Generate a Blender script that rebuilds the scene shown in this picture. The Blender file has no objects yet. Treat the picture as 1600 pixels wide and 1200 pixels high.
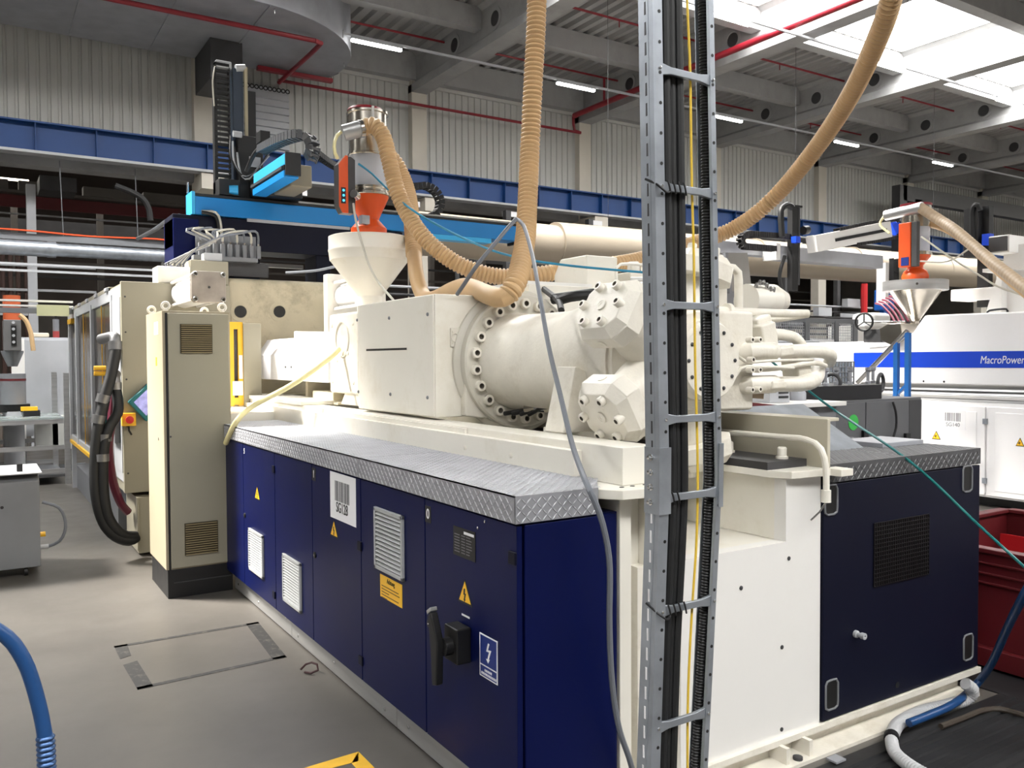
import bpy, bmesh, math, random
from mathutils import Vector, Matrix, Quaternion
random.seed(4)
SC = bpy.context.scene
COL = SC.collection
PI = math.pi
# ---------------------------------------------------------------- camera, sky, sun, exposure
cam_d = bpy.data.cameras.new('camera'); cam = bpy.data.objects.new('camera', cam_d); COL.objects.link(cam)
cam_d.sensor_width = 36.0; cam_d.lens = 1320.24 / 1600 * 36; cam_d.clip_end = 200
yaw, pitch, roll = math.radians(32.414), math.radians(1.648), math.radians(-0.2944)
fw = Vector((math.sin(yaw)*math.cos(pitch), math.cos(yaw)*math.cos(pitch), -math.sin(pitch)))
rt = Vector((math.cos(yaw), -math.sin(yaw), 0)); up = rt.cross(fw)
r2 = rt*math.cos(roll) + up*math.sin(roll); u2 = -rt*math.sin(roll) + up*math.cos(roll)
m = Matrix((r2, u2, -fw)).transposed().to_4x4(); m.translation = Vector((0, 0, 1.65)); cam.matrix_world = m
SC.camera = cam
w = bpy.data.worlds.new('sky'); SC.world = w; w.use_nodes = True
w.node_tree.nodes['Background'].inputs[0].default_value = (0.86, 0.93, 1.0, 1)
w.node_tree.nodes['Background'].inputs[1].default_value = 2.5
sd = bpy.data.lights.new('sun', 'SUN'); sun = bpy.data.objects.new('sun', sd); COL.objects.link(sun)
sd.energy = 25.0; sd.angle = math.radians(13); sd.color = (1.0, 0.95, 0.87)
sun.rotation_euler = Vector((0.66, -0.515, -1.0)).to_track_quat('-Z', 'Y').to_euler()
def area(name, x, y, z, sx, sy, e, col, target=None):
    d = bpy.data.lights.new(name, 'AREA'); o = bpy.data.objects.new(name, d); COL.objects.link(o)
    d.shape = 'RECTANGLE'; d.size = sx; d.size_y = sy; d.energy = e; d.color = col; o.location = (x, y, z)
    return o
# daylight entering by the two skylight strips of the roof
area('far_hall_lamps', 8, 24, 7.3, 30, 4, 260, (1.0, 0.95, 0.88))
area('skylight_daylight', 12, 10.8, 8.98, 44, 2.7, 900, (1.0, 0.98, 0.95))
area('skylight_daylight', 12, -4.1, 8.98, 44, 2.8, 900, (1.0, 0.98, 0.95))
SC.view_settings.view_transform = 'Standard'; SC.view_settings.look = 'None'
SC.view_settings.exposure = 1.98; SC.view_settings.gamma = 1.0; SC.view_settings.use_curve_mapping = False
SC.cycles.max_bounces = 6; SC.cycles.diffuse_bounces = 3; SC.cycles.transmission_bounces = 6; SC.cycles.transparent_max_bounces = 12
# ---------------------------------------------------------------- materials
MATS = {}
def lin(c): return tuple((x/255/12.92 if x/255 <= .04045 else ((x/255+.055)/1.055)**2.4) for x in c) + (1,)
def mat(name, rgb, rough=.5, metal=0., var=.06, scale=3., bump=0., bscale=60., coat=0., emit=None, es=0., alpha=1., trans=0., spec=.5, stretch=None, dirt=None, dirtamt=.5, dscale=1.5):
    if name in MATS: return MATS[name]
    M_ = bpy.data.materials.new(name); M_.use_nodes = True; nt = M_.node_tree; b = nt.nodes['Principled BSDF']
    L = nt.links.new; N = nt.nodes.new
    c = lin(rgb)
    b.inputs['Roughness'].default_value = rough; b.inputs['Metallic'].default_value = metal
    b.inputs['Coat Weight'].default_value = coat; b.inputs['Specular IOR Level'].default_value = spec
    b.inputs['Alpha'].default_value = alpha; b.inputs['Transmission Weight'].default_value = trans
    tc = N('ShaderNodeTexCoord'); mp = N('ShaderNodeMapping'); L(tc.outputs['Object'], mp.inputs[0])
    if stretch: mp.inputs['Scale'].default_value = stretch
    if emit:
        b.inputs['Emission Color'].default_value = lin(emit); b.inputs['Emission Strength'].default_value = es
    if var:
        n = N('ShaderNodeTexNoise'); n.inputs['Scale'].default_value = scale; n.inputs['Detail'].default_value = 5; L(mp.outputs[0], n.inputs[0])
        r = N('ShaderNodeValToRGB'); r.color_ramp.elements[0].position = .3; r.color_ramp.elements[1].position = .7
        r.color_ramp.elements[0].color = tuple(x*(1-var*2) for x in c[:3]) + (1,); r.color_ramp.elements[1].color = tuple(min(1, x*(1+var)) for x in c[:3]) + (1,)
        L(n.outputs[0], r.inputs[0]); last = r.outputs[0]
        if dirt:
            n2 = N('ShaderNodeTexNoise'); n2.inputs['Scale'].default_value = dscale; n2.inputs['Detail'].default_value = 8; n2.inputs['Roughness'].default_value = .7; L(mp.outputs[0], n2.inputs[0])
            r2_ = N('ShaderNodeValToRGB'); r2_.color_ramp.elements[0].position = .52; r2_.color_ramp.elements[1].position = .72
            r2_.color_ramp.elements[0].color = (0, 0, 0, 1); r2_.color_ramp.elements[1].color = (dirtamt,)*3 + (1,)
            L(n2.outputs[0], r2_.inputs[0]); mx = N('ShaderNodeMix'); mx.data_type = 'RGBA'
            L(r2_.outputs[0], mx.inputs[0]); L(last, mx.inputs[6]); mx.inputs[7].default_value = lin(dirt); last = mx.outputs[2]
        L(last, b.inputs['Base Color'])
        mr = N('ShaderNodeMapRange'); mr.inputs[3].default_value = max(0, rough-.06); mr.inputs[4].default_value = min(1, rough+.08)
        L(n.outputs[0], mr.inputs[0]); L(mr.outputs[0], b.inputs['Roughness'])
    else: b.inputs['Base Color'].default_value = c
    if bump:
        n3 = N('ShaderNodeTexNoise'); n3.inputs['Scale'].default_value = bscale; n3.inputs['Detail'].default_value = 3; L(mp.outputs[0], n3.inputs[0])
        bp = N('ShaderNodeBump'); bp.inputs['Strength'].default_value = bump; bp.inputs['Distance'].default_value = .01
        L(n3.outputs[0], bp.inputs['Height']); L(bp.outputs[0], b.inputs['Normal'])
    MATS[name] = M_; return M_
cream = mat('cream_paint', (236, 232, 221), .36, var=.02, scale=2, dirt=(190, 175, 140), dirtamt=.25, dscale=3)
creamc = mat('cream_cast_paint', (232, 227, 215), .38, var=.04, scale=6, bump=.12, bscale=70, dirt=(165, 150, 120), dirtamt=.35, dscale=5)
white = mat('white_panel_paint', (236, 234, 230), .4, var=.015, scale=1.5, dirt=(200, 195, 180), dirtamt=.15)
beige = mat('pebble_grey_paint', (152, 147, 130), .42, var=.03, scale=2, bump=.03, bscale=200, dirt=(140, 132, 112), dirtamt=.25, dscale=2)
platenm = mat('greasy_beige_casting', (196, 186, 160), .4, var=.06, scale=4, bump=.1, bscale=40, dirt=(90, 78, 58), dirtamt=.6, dscale=2.5)
navy = mat('navy_textured_paint', (9, 18, 66), .36, var=.04, spec=.12, scale=3, bump=.05, bscale=260, coat=.04)
navyd = mat('dark_navy_paint', (12, 15, 34), .5, spec=.2, var=.05, scale=3)
steelblue = mat('crane_blue_paint', (8, 60, 120), .5, var=.05, scale=1.2)
robotblue = mat('bright_blue_paint', (24, 128, 200), .32, var=.02, scale=2)
cyan = mat('light_blue_paint', (60, 178, 236), .35, var=.02)
galv = mat('galvanised_steel', (168, 174, 182), .42, metal=.75, var=.12, scale=9, bump=.02, bscale=90)
galvd = mat('dull_galvanised_duct', (158, 160, 166), .5, metal=.1, var=.08, scale=2.5)
alu = mat('aluminium_tread', (186, 187, 192), .45, metal=.35, var=.06, scale=8)
alub = mat('aluminium_tread_base', (158, 159, 164), .5, metal=.3, var=.06, scale=8)  # shade between the ridges put into a darker base colour
aluk = mat('brushed_aluminium', (186, 186, 186), .38, metal=.7, var=.08, scale=2, stretch=(1, 1, 12))
chrome = mat('bright_metal', (205, 205, 205), .2, metal=1, var=.03)
stainless = mat('stainless_steel', (190, 184, 174), .22, metal=1, var=.06, scale=5)
black = mat('black_plastic', (17, 17, 19), .5, var=.1, scale=10)
rubber = mat('black_rubber', (17, 18, 20), .55, var=.12, scale=20, bump=.03)
dark = mat('dark_void', (18, 17, 16), .8, var=.1)
darkg = mat('dark_grey_metal', (62, 62, 64), .5, var=.1, scale=5)
greyp = mat('mid_grey_paint', (120, 122, 126), .45, var=.05, scale=3)
lgrey = mat('light_grey_paint', (178, 180, 184), .45, var=.04, scale=3)
ventw = mat('light_grey_plastic', (172, 174, 175), .4, var=.02)
hosem = mat('tan_suction_hose', (204, 170, 126), .45, var=.05, scale=6)
hoseb = mat('brown_suction_hose', (186, 164, 138), .45, var=.06, scale=6)
hosey = mat('pale_yellow_hose', (238, 228, 172), .35, var=.03, scale=6)
orange = mat('orange_plastic', (216, 82, 30), .35, var=.03, scale=4)
yellow = mat('yellow_paint', (240, 184, 40), .4, var=.05, scale=4)
signy = mat('sign_yellow', (246, 190, 32), .45, var=.02)
signw = mat('sign_white', (236, 236, 238), .5, var=.01)
signb = mat('sign_blue', (18, 44, 120), .4, var=.02)
signk = mat('sign_black', (18, 18, 18), .5, var=0)
signg = mat('sign_grey_print', (120, 120, 124), .5, var=0)
redp = mat('red_pipe_paint', (136, 24, 38), .4, var=.06, scale=4)
redc = mat('dark_red_container_paint', (92, 18, 24), .5, var=.1, scale=3, dirt=(60, 25, 22), dirtamt=.5)
redb = mat('bright_red_board', (196, 30, 36), .5, var=.04)
concrete = mat('precast_concrete', (162, 162, 162), .8, var=.06, scale=1.6, bump=.15, bscale=14, dirt=(120, 120, 118), dirtamt=.4)
colm = mat('painted_concrete_column', (208, 202, 190), .7, var=.04, scale=1.2)
deckm = mat('roof_deck_sheet', (150, 149, 148), .55, metal=.0, var=.04, scale=1)
wallm = mat('wall_cladding_sheet', (194, 194, 190), .5, var=.03, scale=.7)
wallo = mat('plaster_wall', (176, 174, 168), .8, var=.03)
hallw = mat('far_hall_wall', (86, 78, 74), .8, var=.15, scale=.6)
pipeb = mat('beige_lagged_pipe', (178, 165, 146), .38, var=.03, scale=1.5, stretch=(.2, 1, 1))
blueh = mat('blue_rubber_hose', (20, 66, 118), .38, var=.05, scale=10)
teal = mat('teal_hose', (24, 112, 112), .35, var=.05)
turq = mat('turquoise_hose', (50, 140, 176), .35, var=.03)
gcable = mat('grey_cable_sheath', (112, 116, 124), .4, var=.04)
wcable = mat('pale_grey_cable', (200, 196, 184), .4, var=.04)
conduit = mat('light_grey_conduit', (188, 188, 190), .45, var=.04)
green = mat('green_cable', (96, 160, 40), .4, var=.03)
yelc = mat('yellow_cable', (222, 186, 60), .4, var=.03)
macw = mat('pure_white_cover', (244, 243, 244), .32, var=.01, scale=1)
macb = mat('royal_blue_stripe', (10, 64, 196), .4, var=.01)
tapeb = mat('black_floor_tape', (44, 43, 42), .6, var=.25, scale=30, dirt=(140, 134, 124), dirtamt=.5, dscale=18)
tapey = mat('yellow_floor_tape', (236, 184, 44), .55, var=.06, scale=10)
matm = mat('black_floor_mat', (36, 36, 38), .5, var=.2, scale=4, bump=.2, bscale=8)
orangec = mat('orange_cable', (226, 84, 40), .5, var=.04)
tealp = mat('teal_plastic', (14, 112, 118), .4, var=.03)
scr = mat('screen_glow', (150, 150, 190), .3, var=.4, scale=18, emit=(120, 120, 170), es=.35)
pinkc = mat('magenta_hose', (92, 20, 44), .4, var=.06)
greylamp = mat('grey_red_lamp', (150, 60, 60), .4, var=.05)
lampm = mat('lamp_tube_glow', (255, 255, 255), .5, var=0, emit=(255, 253, 246), es=9.)
lampd = mat('dim_lamp_glow', (255, 250, 235), .5, var=0, emit=(255, 244, 226), es=2.2)
glass = mat('clear_container', (222, 226, 234), .12, var=.03, alpha=.55, scale=3)
smoke = mat('smoked_pane', (40, 32, 30), .15, var=.05, alpha=.8)
def floor_mat():
    M_ = bpy.data.materials.new('epoxy_floor'); M_.use_nodes = True; nt = M_.node_tree; b = nt.nodes['Principled BSDF']; L = nt.links.new; N = nt.nodes.new
    tc = N('ShaderNodeTexCoord')
    def noise(s, d, r=.6):
        n = N('ShaderNodeTexNoise'); n.inputs['Scale'].default_value = s; n.inputs['Detail'].default_value = d; n.inputs['Roughness'].default_value = r; L(tc.outputs['Object'], n.inputs[0]); return n
    def ramp(n, p0, c0, p1, c1):
        r = N('ShaderNodeValToRGB'); r.color_ramp.elements[0].position = p0; r.color_ramp.elements[1].position = p1
        r.color_ramp.elements[0].color = c0; r.color_ramp.elements[1].color = c1; L(n.outputs[0], r.inputs[0]); return r
    a = ramp(noise(.7, 6), .3, lin((82, 79, 75)), .7, lin((101, 97, 92)))
    s = ramp(noise(26, 4, .8), .66, (0, 0, 0, 1), .74, (.35, .35, .35, 1))
    mx = N('ShaderNodeMix'); mx.data_type = 'RGBA'; L(s.outputs[0], mx.inputs[0]); L(a.outputs[0], mx.inputs[6]); mx.inputs[7].default_value = lin((70, 67, 64))
    s2 = ramp(noise(2.2, 9, .75), .6, (0, 0, 0, 1), .8, (.4, .4, .4, 1))
    mx2 = N('ShaderNodeMix'); mx2.data_type = 'RGBA'; L(s2.outputs[0], mx2.inputs[0]); L(mx.outputs[2], mx2.inputs[6]); mx2.inputs[7].default_value = lin((82, 78, 74))
    L(mx2.outputs[2], b.inputs['Base Color'])
    rr = N('ShaderNodeMapRange'); rr.inputs[3].default_value = .28; rr.inputs[4].default_value = .5; n = noise(3, 5); L(n.outputs[0], rr.inputs[0]); L(rr.outputs[0], b.inputs['Roughness'])
    return M_
def sky_mat():
    M_ = bpy.data.materials.new('translucent_rooflight'); M_.use_nodes = True; nt = M_.node_tree; nt.nodes.clear(); N = nt.nodes.new; L = nt.links.new
    o = N('ShaderNodeOutputMaterial'); e = N('ShaderNodeEmission'); t = N('ShaderNodeBsdfTransparent'); x = N('ShaderNodeMixShader')
    e.inputs[0].default_value = (1, .99, .97, 1); e.inputs[1].default_value = 3.0; x.inputs[0].default_value = .5
    L(t.outputs[0], x.inputs[1]); L(e.outputs[0], x.inputs[2]); L(x.outputs[0], o.inputs[0]); return M_
# ---------------------------------------------------------------- mesh helpers
WL = {}
def V(*a): return Vector(a)
class MB:
    def __init__(s): s.v = []; s.f = []
    def add(s, vs, fs):
        n = len(s.v); s.v += [tuple(p) for p in vs]; s.f += [tuple(i+n for i in f) for f in fs]; return s
    def box(s, x0, x1, y0, y1, z0, z1):
        x0, x1 = sorted((x0, x1)); y0, y1 = sorted((y0, y1)); z0, z1 = sorted((z0, z1))
        return s.add([(x0,y0,z0),(x1,y0,z0),(x1,y1,z0),(x0,y1,z0),(x0,y0,z1),(x1,y0,z1),(x1,y1,z1),(x0,y1,z1)],
                     [(3,2,1,0),(4,5,6,7),(0,1,5,4),(1,2,6,5),(2,3,7,6),(3,0,4,7)])
    def prism(s, pts, axis, a, b):
        """closed polygon (2-D pts) extruded along an axis from a to b"""
        def P(u, v, w): return (w, u, v) if axis == 'x' else ((u, w, v) if axis == 'y' else (u, v, w))
        n = len(pts); vs = [P(u, v, a) for u, v in pts] + [P(u, v, b) for u, v in pts]
        return s.add(vs, [tuple(range(n))[::-1], tuple(range(n, 2*n))] + [(i, (i+1) % n, n+(i+1) % n, n+i) for i in range(n)])
    def bar(s, p0, p1, w, h=None, upv=(0, 0, 1)):
        h = h or w; p0 = Vector(p0); p1 = Vector(p1); d = (p1-p0).normalized(); u = Vector(upv)
        if abs(d.dot(u)) > .98: u = Vector((1, 0, 0))
        r = d.cross(u).normalized(); u = r.cross(d)
        vs = [p + r*a*w/2 + u*b*h/2 for p in (p0, p1) for a, b in ((-1,-1),(1,-1),(1,1),(-1,1))]
        return s.add(vs, [(3,2,1,0),(4,5,6,7),(0,1,5,4),(1,2,6,5),(2,3,7,6),(3,0,4,7)])
    def cyl(s, p0, p1, r0, r1=None, n=16, caps=True):
        r1 = r0 if r1 is None else r1; p0 = Vector(p0); p1 = Vector(p1); q = (p1-p0).to_track_quat('Z', 'Y'); n0 = len(s.v)
        for p, r in ((p0, r0), (p1, r1)):
            for i in range(n):
                a = 2*PI*i/n; s.v.append(tuple(p + q @ Vector((math.cos(a)*r, math.sin(a)*r, 0))))
        s.f += [(n0+i, n0+(i+1) % n, n0+n+(i+1) % n, n0+n+i) for i in range(n)]
        if caps: s.f += [tuple(n0+i for i in range(n))[::-1], tuple(n0+n+i for i in range(n))]
        return s
    def lathe(s, prof, org, axis=(0, 0, 1), n=24):
        """prof = [(r, h)...] along axis from org"""
        org = Vector(org); q = Vector(axis).to_track_quat('Z', 'Y'); n0 = len(s.v)
        for r, h in prof:
            for i in range(n):
                a = 2*PI*i/n; s.v.append(tuple(org + q @ Vector((math.cos(a)*r, math.sin(a)*r, h))))
        m_ = len(prof)
        for j in range(m_-1):
            s.f += [(n0+j*n+i, n0+j*n+(i+1) % n, n0+(j+1)*n+(i+1) % n, n0+(j+1)*n+i) for i in range(n)]
        if prof[0][0] > 1e-4: s.f.append(tuple(n0+i for i in range(n))[::-1])
        if prof[-1][0] > 1e-4: s.f.append(tuple(n0+(m_-1)*n+i for i in range(n)))
        return s
    def tube(s, pts, r, n=10, rib=None, amp=0., step=.04, caps=True, flat=None):
        P = resample([Vector(p) for p in pts], step if not rib else rib/4)
        T = [(P[min(i+1, len(P)-1)]-P[max(i-1, 0)]).normalized() for i in range(len(P))]
        u = Vector((0, 0, 1)); u = (u - T[0]*u.dot(T[0]))
        if u.length < .1: u = Vector((1, 0, 0)); u = (u - T[0]*u.dot(T[0]))
        u.normalize(); n0 = len(s.v); k = [0, .7, 1, .7]
        for i, p in enumerate(P):
            u = (u - T[i]*u.dot(T[i])).normalized(); v_ = T[i].cross(u)
            rr = r + (amp*k[i % 4] if rib else 0)
            for j in range(n):
                a = 2*PI*j/n; s.v.append(tuple(p + u*math.cos(a)*rr + v_*math.sin(a)*rr))
        m_ = len(P)
        for i in range(m_-1):
            s.f += [(n0+i*n+j, n0+i*n+(j+1) % n, n0+(i+1)*n+(j+1) % n, n0+(i+1)*n+j) for j in range(n)]
        if caps: s.f += [tuple(n0+j for j in range(n))[::-1], tuple(n0+(m_-1)*n+j for j in range(n))]
        return s
    def torus(s, c, axis, R, r, n=20, k=8):
        q = Vector(axis).to_track_quat('Z', 'Y'); c = Vector(c); n0 = len(s.v)
        for i in range(n):
            a = 2*PI*i/n
            for j in range(k):
                b = 2*PI*j/k; s.v.append(tuple(c + q @ Vector(((R+r*math.cos(b))*math.cos(a), (R+r*math.cos(b))*math.sin(a), r*math.sin(b)))))
        s.f += [(n0+i*k+j, n0+((i+1) % n)*k+j, n0+((i+1) % n)*k+(j+1) % k, n0+i*k+(j+1) % k) for i in range(n) for j in range(k)]
        return s
    def build(s, name, mt, parent=None, bev=0., kind=None, label=None, flat=False):
        xs = [p[0] for p in s.v]; ys = [p[1] for p in s.v]; zs = [p[2] for p in s.v]
        o_ = Vector(((min(xs)+max(xs))/2, (min(ys)+max(ys))/2, min(zs)))
        me = bpy.data.meshes.new(name); me.from_pydata([tuple(Vector(p)-o_) for p in s.v], [], s.f); me.materials.append(mt); me.validate()
        bm = bmesh.new(); bm.from_mesh(me); bmesh.ops.recalc_face_normals(bm, faces=bm.faces[:]); bm.to_mesh(me); bm.free()
        if not flat:
            me.polygons.foreach_set('use_smooth', [True]*len(me.polygons)); me.set_sharp_from_angle(angle=math.radians(33))
        me.update()
        o = bpy.data.objects.new(name, me); COL.objects.link(o); WL[o.name] = o_.copy()
        if parent: o.parent = parent; o.location = o_ - WL[parent.name]
        else: o.location = o_
        if bev:
            b = o.modifiers.new('bevel', 'BEVEL'); b.width = bev; b.segments = 2; b.limit_method = 'ANGLE'; b.angle_limit = math.radians(40); b.harden_normals = True
        if kind: o['kind'] = kind
        if label: o['label'] = label
        return o
def resample(P, step):
    if len(P) == 2: Q = P
    else:
        Q = []
        E = [P[0]*2-P[1]] + P + [P[-1]*2-P[-2]]
        for i in range(1, len(E)-2):
            a, b, c, d = E[i-1:i+3]; k = max(2, int((c-b).length/max(step, .02)))
            for j in range(k):
                t = j/k; Q.append(.5*((2*b) + (c-a)*t + (2*a-5*b+4*c-d)*t*t + (3*b-a-3*c+d)*t**3))
        Q.append(P[-1])
    L_ = [0]
    for i in range(1, len(Q)): L_.append(L_[-1] + (Q[i]-Q[i-1]).length)
    n = max(1, int(L_[-1]/step)); R_ = []; j = 0
    if len(P) == 2: n = max(1, min(n, n if step < .04 else 1))
    for i in range(n+1):
        t = L_[-1]*i/n
        while j < len(L_)-2 and L_[j+1] < t: j += 1
        f = (t-L_[j])/max(1e-9, L_[j+1]-L_[j]); R_.append(Q[j].lerp(Q[j+1], min(1, max(0, f))))
    return R_
def tag(o, label, cat, group=None, kind=None):
    o['label'] = label; o['category'] = cat
    if group: o['group'] = group
    if kind: o['kind'] = kind
    return o
def thing(name, label, cat, loc=(0, 0, 0), group=None):
    o = bpy.data.objects.new(name, None); COL.objects.link(o); o.location = loc; o.empty_display_size = .1; WL[o.name] = Vector(loc)
    return tag(o, label, cat, group)
def struct(o): o['kind'] = 'structure'; return o
def dup(o, off, parent=None, label=None):
    c = o.copy(); COL.objects.link(c)
    if parent is None: c.location = o.location + Vector(off); WL[c.name] = WL[o.name] + Vector(off)
    else: c.parent = parent; WL[c.name] = WL[o.name]
    for ch in list(o.children): dup(ch, (0, 0, 0), c)
    if label: c['label'] = label
    return c
def clone_part(o, off):      # another piece of the same parent, sharing the mesh
    c = o.copy(); COL.objects.link(c); c.location = o.location + Vector(off); WL[c.name] = WL[o.name] + Vector(off); return c
def text(name, body, loc, size, mt, parent, facing='-x', ext=.0008, align='CENTER', bold=False, sx=1., shear=0.):
    cu = bpy.data.curves.new(name, 'FONT'); cu.body = body; cu.size = size; cu.align_x = align; cu.align_y = 'CENTER'; cu.extrude = ext
    if bold: cu.offset = size*.012
    cu.shear = shear
    tmp = bpy.data.objects.new('tmp_text', cu); COL.objects.link(tmp); bpy.context.view_layer.update()
    me = bpy.data.meshes.new_from_object(tmp.evaluated_get(bpy.context.evaluated_depsgraph_get())); bpy.data.objects.remove(tmp); me.materials.clear(); me.materials.append(mt)
    o = bpy.data.objects.new(name, me); COL.objects.link(o)
    X, Y, Z = {'-x': (V(0,-1,0), V(0,0,1), V(-1,0,0)), '-y': (V(1,0,0), V(0,0,1), V(0,-1,0))}[facing]
    mm = Matrix((X*sx, Y, Z)).transposed().to_4x4(); mm.translation = Vector(loc) - WL[parent.name]
    o.parent = parent; o.matrix_local = mm; WL[o.name] = Vector(loc); return o
def screw(parent, p, axis, r=.006, h=.004, mt=None, name='screw'):
    return MB().lathe([(r, 0), (r, h*.6), (r*.6, h)], p, axis, 8).build(name, mt or chrome, parent)
def capbolt(parent, p, axis, r=.026, h=.03, mt=None):
    """socket-head bolt with a dark socket"""
    o = MB().lathe([(r, 0), (r, h*.85), (r*.9, h), (r*.52, h), (r*.5, h*.3), (0.0, h*.3)], p, axis, 14).build('bolt', mt or creamc, parent)
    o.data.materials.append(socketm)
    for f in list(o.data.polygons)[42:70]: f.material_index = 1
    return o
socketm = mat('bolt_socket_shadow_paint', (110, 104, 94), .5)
# ================================================================ SETTING
fl = struct(MB().box(-15, 46, -14, 34, -.2, 0).build('floor', floor_mat()))
XC = [4.1+4.95*k for k in range(-4, 9)]
ce = MB()
def deck(y0, y1):
    P = []; x = -15.
    while x < 46:
        P += [(x, 8.9), (x+.12, 8.9), (x+.16, 8.98), (x+.26, 8.98)]; x += .3
    n = len(P); ce.add([(a, y0, b) for a, b in P] + [(a, y1, b) for a, b in P], [(i, i+1, n+i+1, n+i) for i in range(n-1)])
    ce.add([(-15, y0, 9.3), (46, y0, 9.3), (46, y1, 9.3), (-15, y1, 9.3)], [(0, 1, 2, 3)])
deck(12.15, 18.6); deck(-2.9, 9.45); deck(-14, -5.5)
ceil = struct(ce.build('ceiling', deckm, flat=True)); ceil['kind'] = 'structure'
for x in XC:
    mb = MB()
    mb.prism([(x-.2, 8.0), (x+.2, 8.0), (x+.2, 8.18), (x+.11, 8.26), (x+.11, 8.82), (x+.22, 8.9), (x+.22, 9.2), (x-.22, 9.2), (x-.22, 8.9), (x-.11, 8.82), (x-.11, 8.26), (x-.2, 8.18)], 'y', -14, 18.55)
    b = mb.build('roof_beam', concrete, ceil)
    if 3 < x < 35:
        h = MB().lathe([(.24, -.006), (.24, .012), (.17, .012), (.15, -.003), (.15, -.006)], (x-.112, 16.35, 8.50), (-1, 0, 0), 20).build('service_hole', concrete, b)
        k = MB().lathe([(.15, 0), (.15, .003)], (x-.112, 16.35, 8.50), (-1, 0, 0), 20).build('hole_opening', darkg, b)
        for j in range(1, 5):
            clone_part(h, (0, -1.7*j, 0)); clone_part(k, (0, -1.7*j, 0))
for y in (18.35, 15.3, 12.3, 9.3, 6.3, 3.3, .3, -2.7, -5.7, -8.7, -11.7):
    for a, b in zip(XC[:-1], XC[1:]):
        z0 = 8.28 if y > 18 else 8.45
        MB().box(a+.12, b-.12, y-.13, y+.13, z0, 8.9).build('roof_purlin', concrete, ceil)
skm = sky_mat()
for i, (y0, y1) in enumerate(((9.43, 12.17), (-5.55, -2.83))):
    s_ = MB()
    for a, b in zip(XC[:-1], XC[1:]): s_.box(a+.23, b-.23, y0, y1, 9.15, 9.17)
    sk = struct(s_.build('window_%d' % (i+1), skm))
    fr = MB()
    for a, b in zip(XC[:-1], XC[1:]):
        for q in (a+.23, b-.27): fr.box(q, q+.04, y0, y1, 8.9, 9.15)
        fr.box(a+.23, b-.23, y0, y0+.04, 8.9, 9.15); fr.box(a+.23, b-.23, y1-.04, y1, 8.9, 9.15)
    fr.build('window_frame', white, sk)
# rear wall: columns, cladding panels
wb = struct(MB().box(-15, 46, 18.62, 18.8, 5.5, 9.2).build('wall_back', wallo))
for x in XC:
    MB().box(x-.2, x+.2, 18.3, 18.62, 0, 8.3).build('column', colm, wb, bev=.02)
for a, b in zip(XC[:-1], XC[1:]):
    mb = MB(); P = []; x = a+.2
    while x < b-.36:
        P += [(x, 18.5), (x+.11, 18.5), (x+.125, 18.53), (x+.165, 18.53)]; x += .18
    P.append((b-.2, 18.5)); n = len(P)
    mb.add([(p, q, 5.9) for p, q in P] + [(p, q, 8.3) for p, q in P], [(i, i+1, n+i+1, n+i) for i in range(n-1)])
    mb.box(a+.2, b-.2, 18.44, 18.5, 8.2, 8.3); mb.box(a+.2, b-.2, 18.44, 18.5, 6.02, 6.08)
    mb.build('wall_panel', wallm, wb, flat=True)
MB().box(-15, 46, 18.35, 18.75, 5.36, 5.55).build('lintel', concrete, wb)
struct(MB().box(-15.2, -15, -14, 34, 0, 9.3).build('wall_left', wallo))
struct(MB().box(46, 46.2, -14, 34, 0, 9.3).build('wall_right', wallo))
struct(MB().box(-15, 46, -14.2, -14, 0, 9.3).build('wall_front', wallo))
# low dark hall beyond
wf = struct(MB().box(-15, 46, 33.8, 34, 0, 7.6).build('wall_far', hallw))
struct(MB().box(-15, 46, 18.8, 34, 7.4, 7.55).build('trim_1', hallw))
# crane beam along the rear wall
cb = thing('crane_runway_beam', 'blue painted steel crane runway beam running along the rear wall', 'beam', (15, 17.7, 5.42))
MB().box(-14, 45, 17.69, 17.71, 5.47, 5.99).build('web', steelblue, cb)
MB().box(-14, 45, 17.55, 17.85, 5.97, 6.0).build('top_flange', steelblue, cb)
MB().box(-14, 45, 17.55, 17.85, 5.42, 5.47).build('bottom_flange', lgrey, cb)
x = -3.; st = None
while x < 36:
    if st is None: st = MB().box(x-.008, x+.008, 17.57, 17.69, 5.47, 5.97).build('stiffener', steelblue, cb); x0s = x
    else: clone_part(st, (x-x0s, 0, 0))
    x += 1.0
for x in XC[1:-1]: MB().box(x-.22, x+.22, 17.6, 18.3, 5.1, 5.41).build('corbel', colm, cb)
# ---- lights
def lamp_row(y, z, x0, n, dx, lab, gr, m_):
    r = thing('lighting_track', lab, 'light track', (x0, y, z+.05)); MB().box(x0-8, x0+n*dx+2, y-.02, y+.02, z+.055, z+.1).build('rail', lgrey, r)
    for k in range(n+1):
        MB().cyl((x0+k*dx-.4, y, z+.1), (x0+k*dx-.4, y, 8.9), .0025, n=5).build('hanger_wire', greyp, r)
    o = thing('ceiling_lamp', '', 'lamp', (x0+.53, y, z-.04), gr)
    MB().box(x0, x0+1.06, y-.04, y+.04, z+.01, z+.055).build('housing', lgrey, o); MB().box(x0+.01, x0+1.05, y-.035, y+.035, z-.035, z+.01).build('diffuser', m_, o)
    L_ = [o]
    for k in range(1, n): L_.append(dup(o, (k*dx, 0, 0)))
    return L_
ordn = ['nearest the left', 'second from the left', 'third from the left', 'fourth from the left', 'fifth from the left', 'sixth from the left', 'last']
for k, o in enumerate(lamp_row(15.45, 7.8, 6.2, 5, 4.83, 'thin white lighting track under the roof beams near the rear wall', 'lamps on the rear lighting track', lampm)):
    o['label'] = 'lit tube lamp on the rear lighting track, ' + ordn[k]
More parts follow.
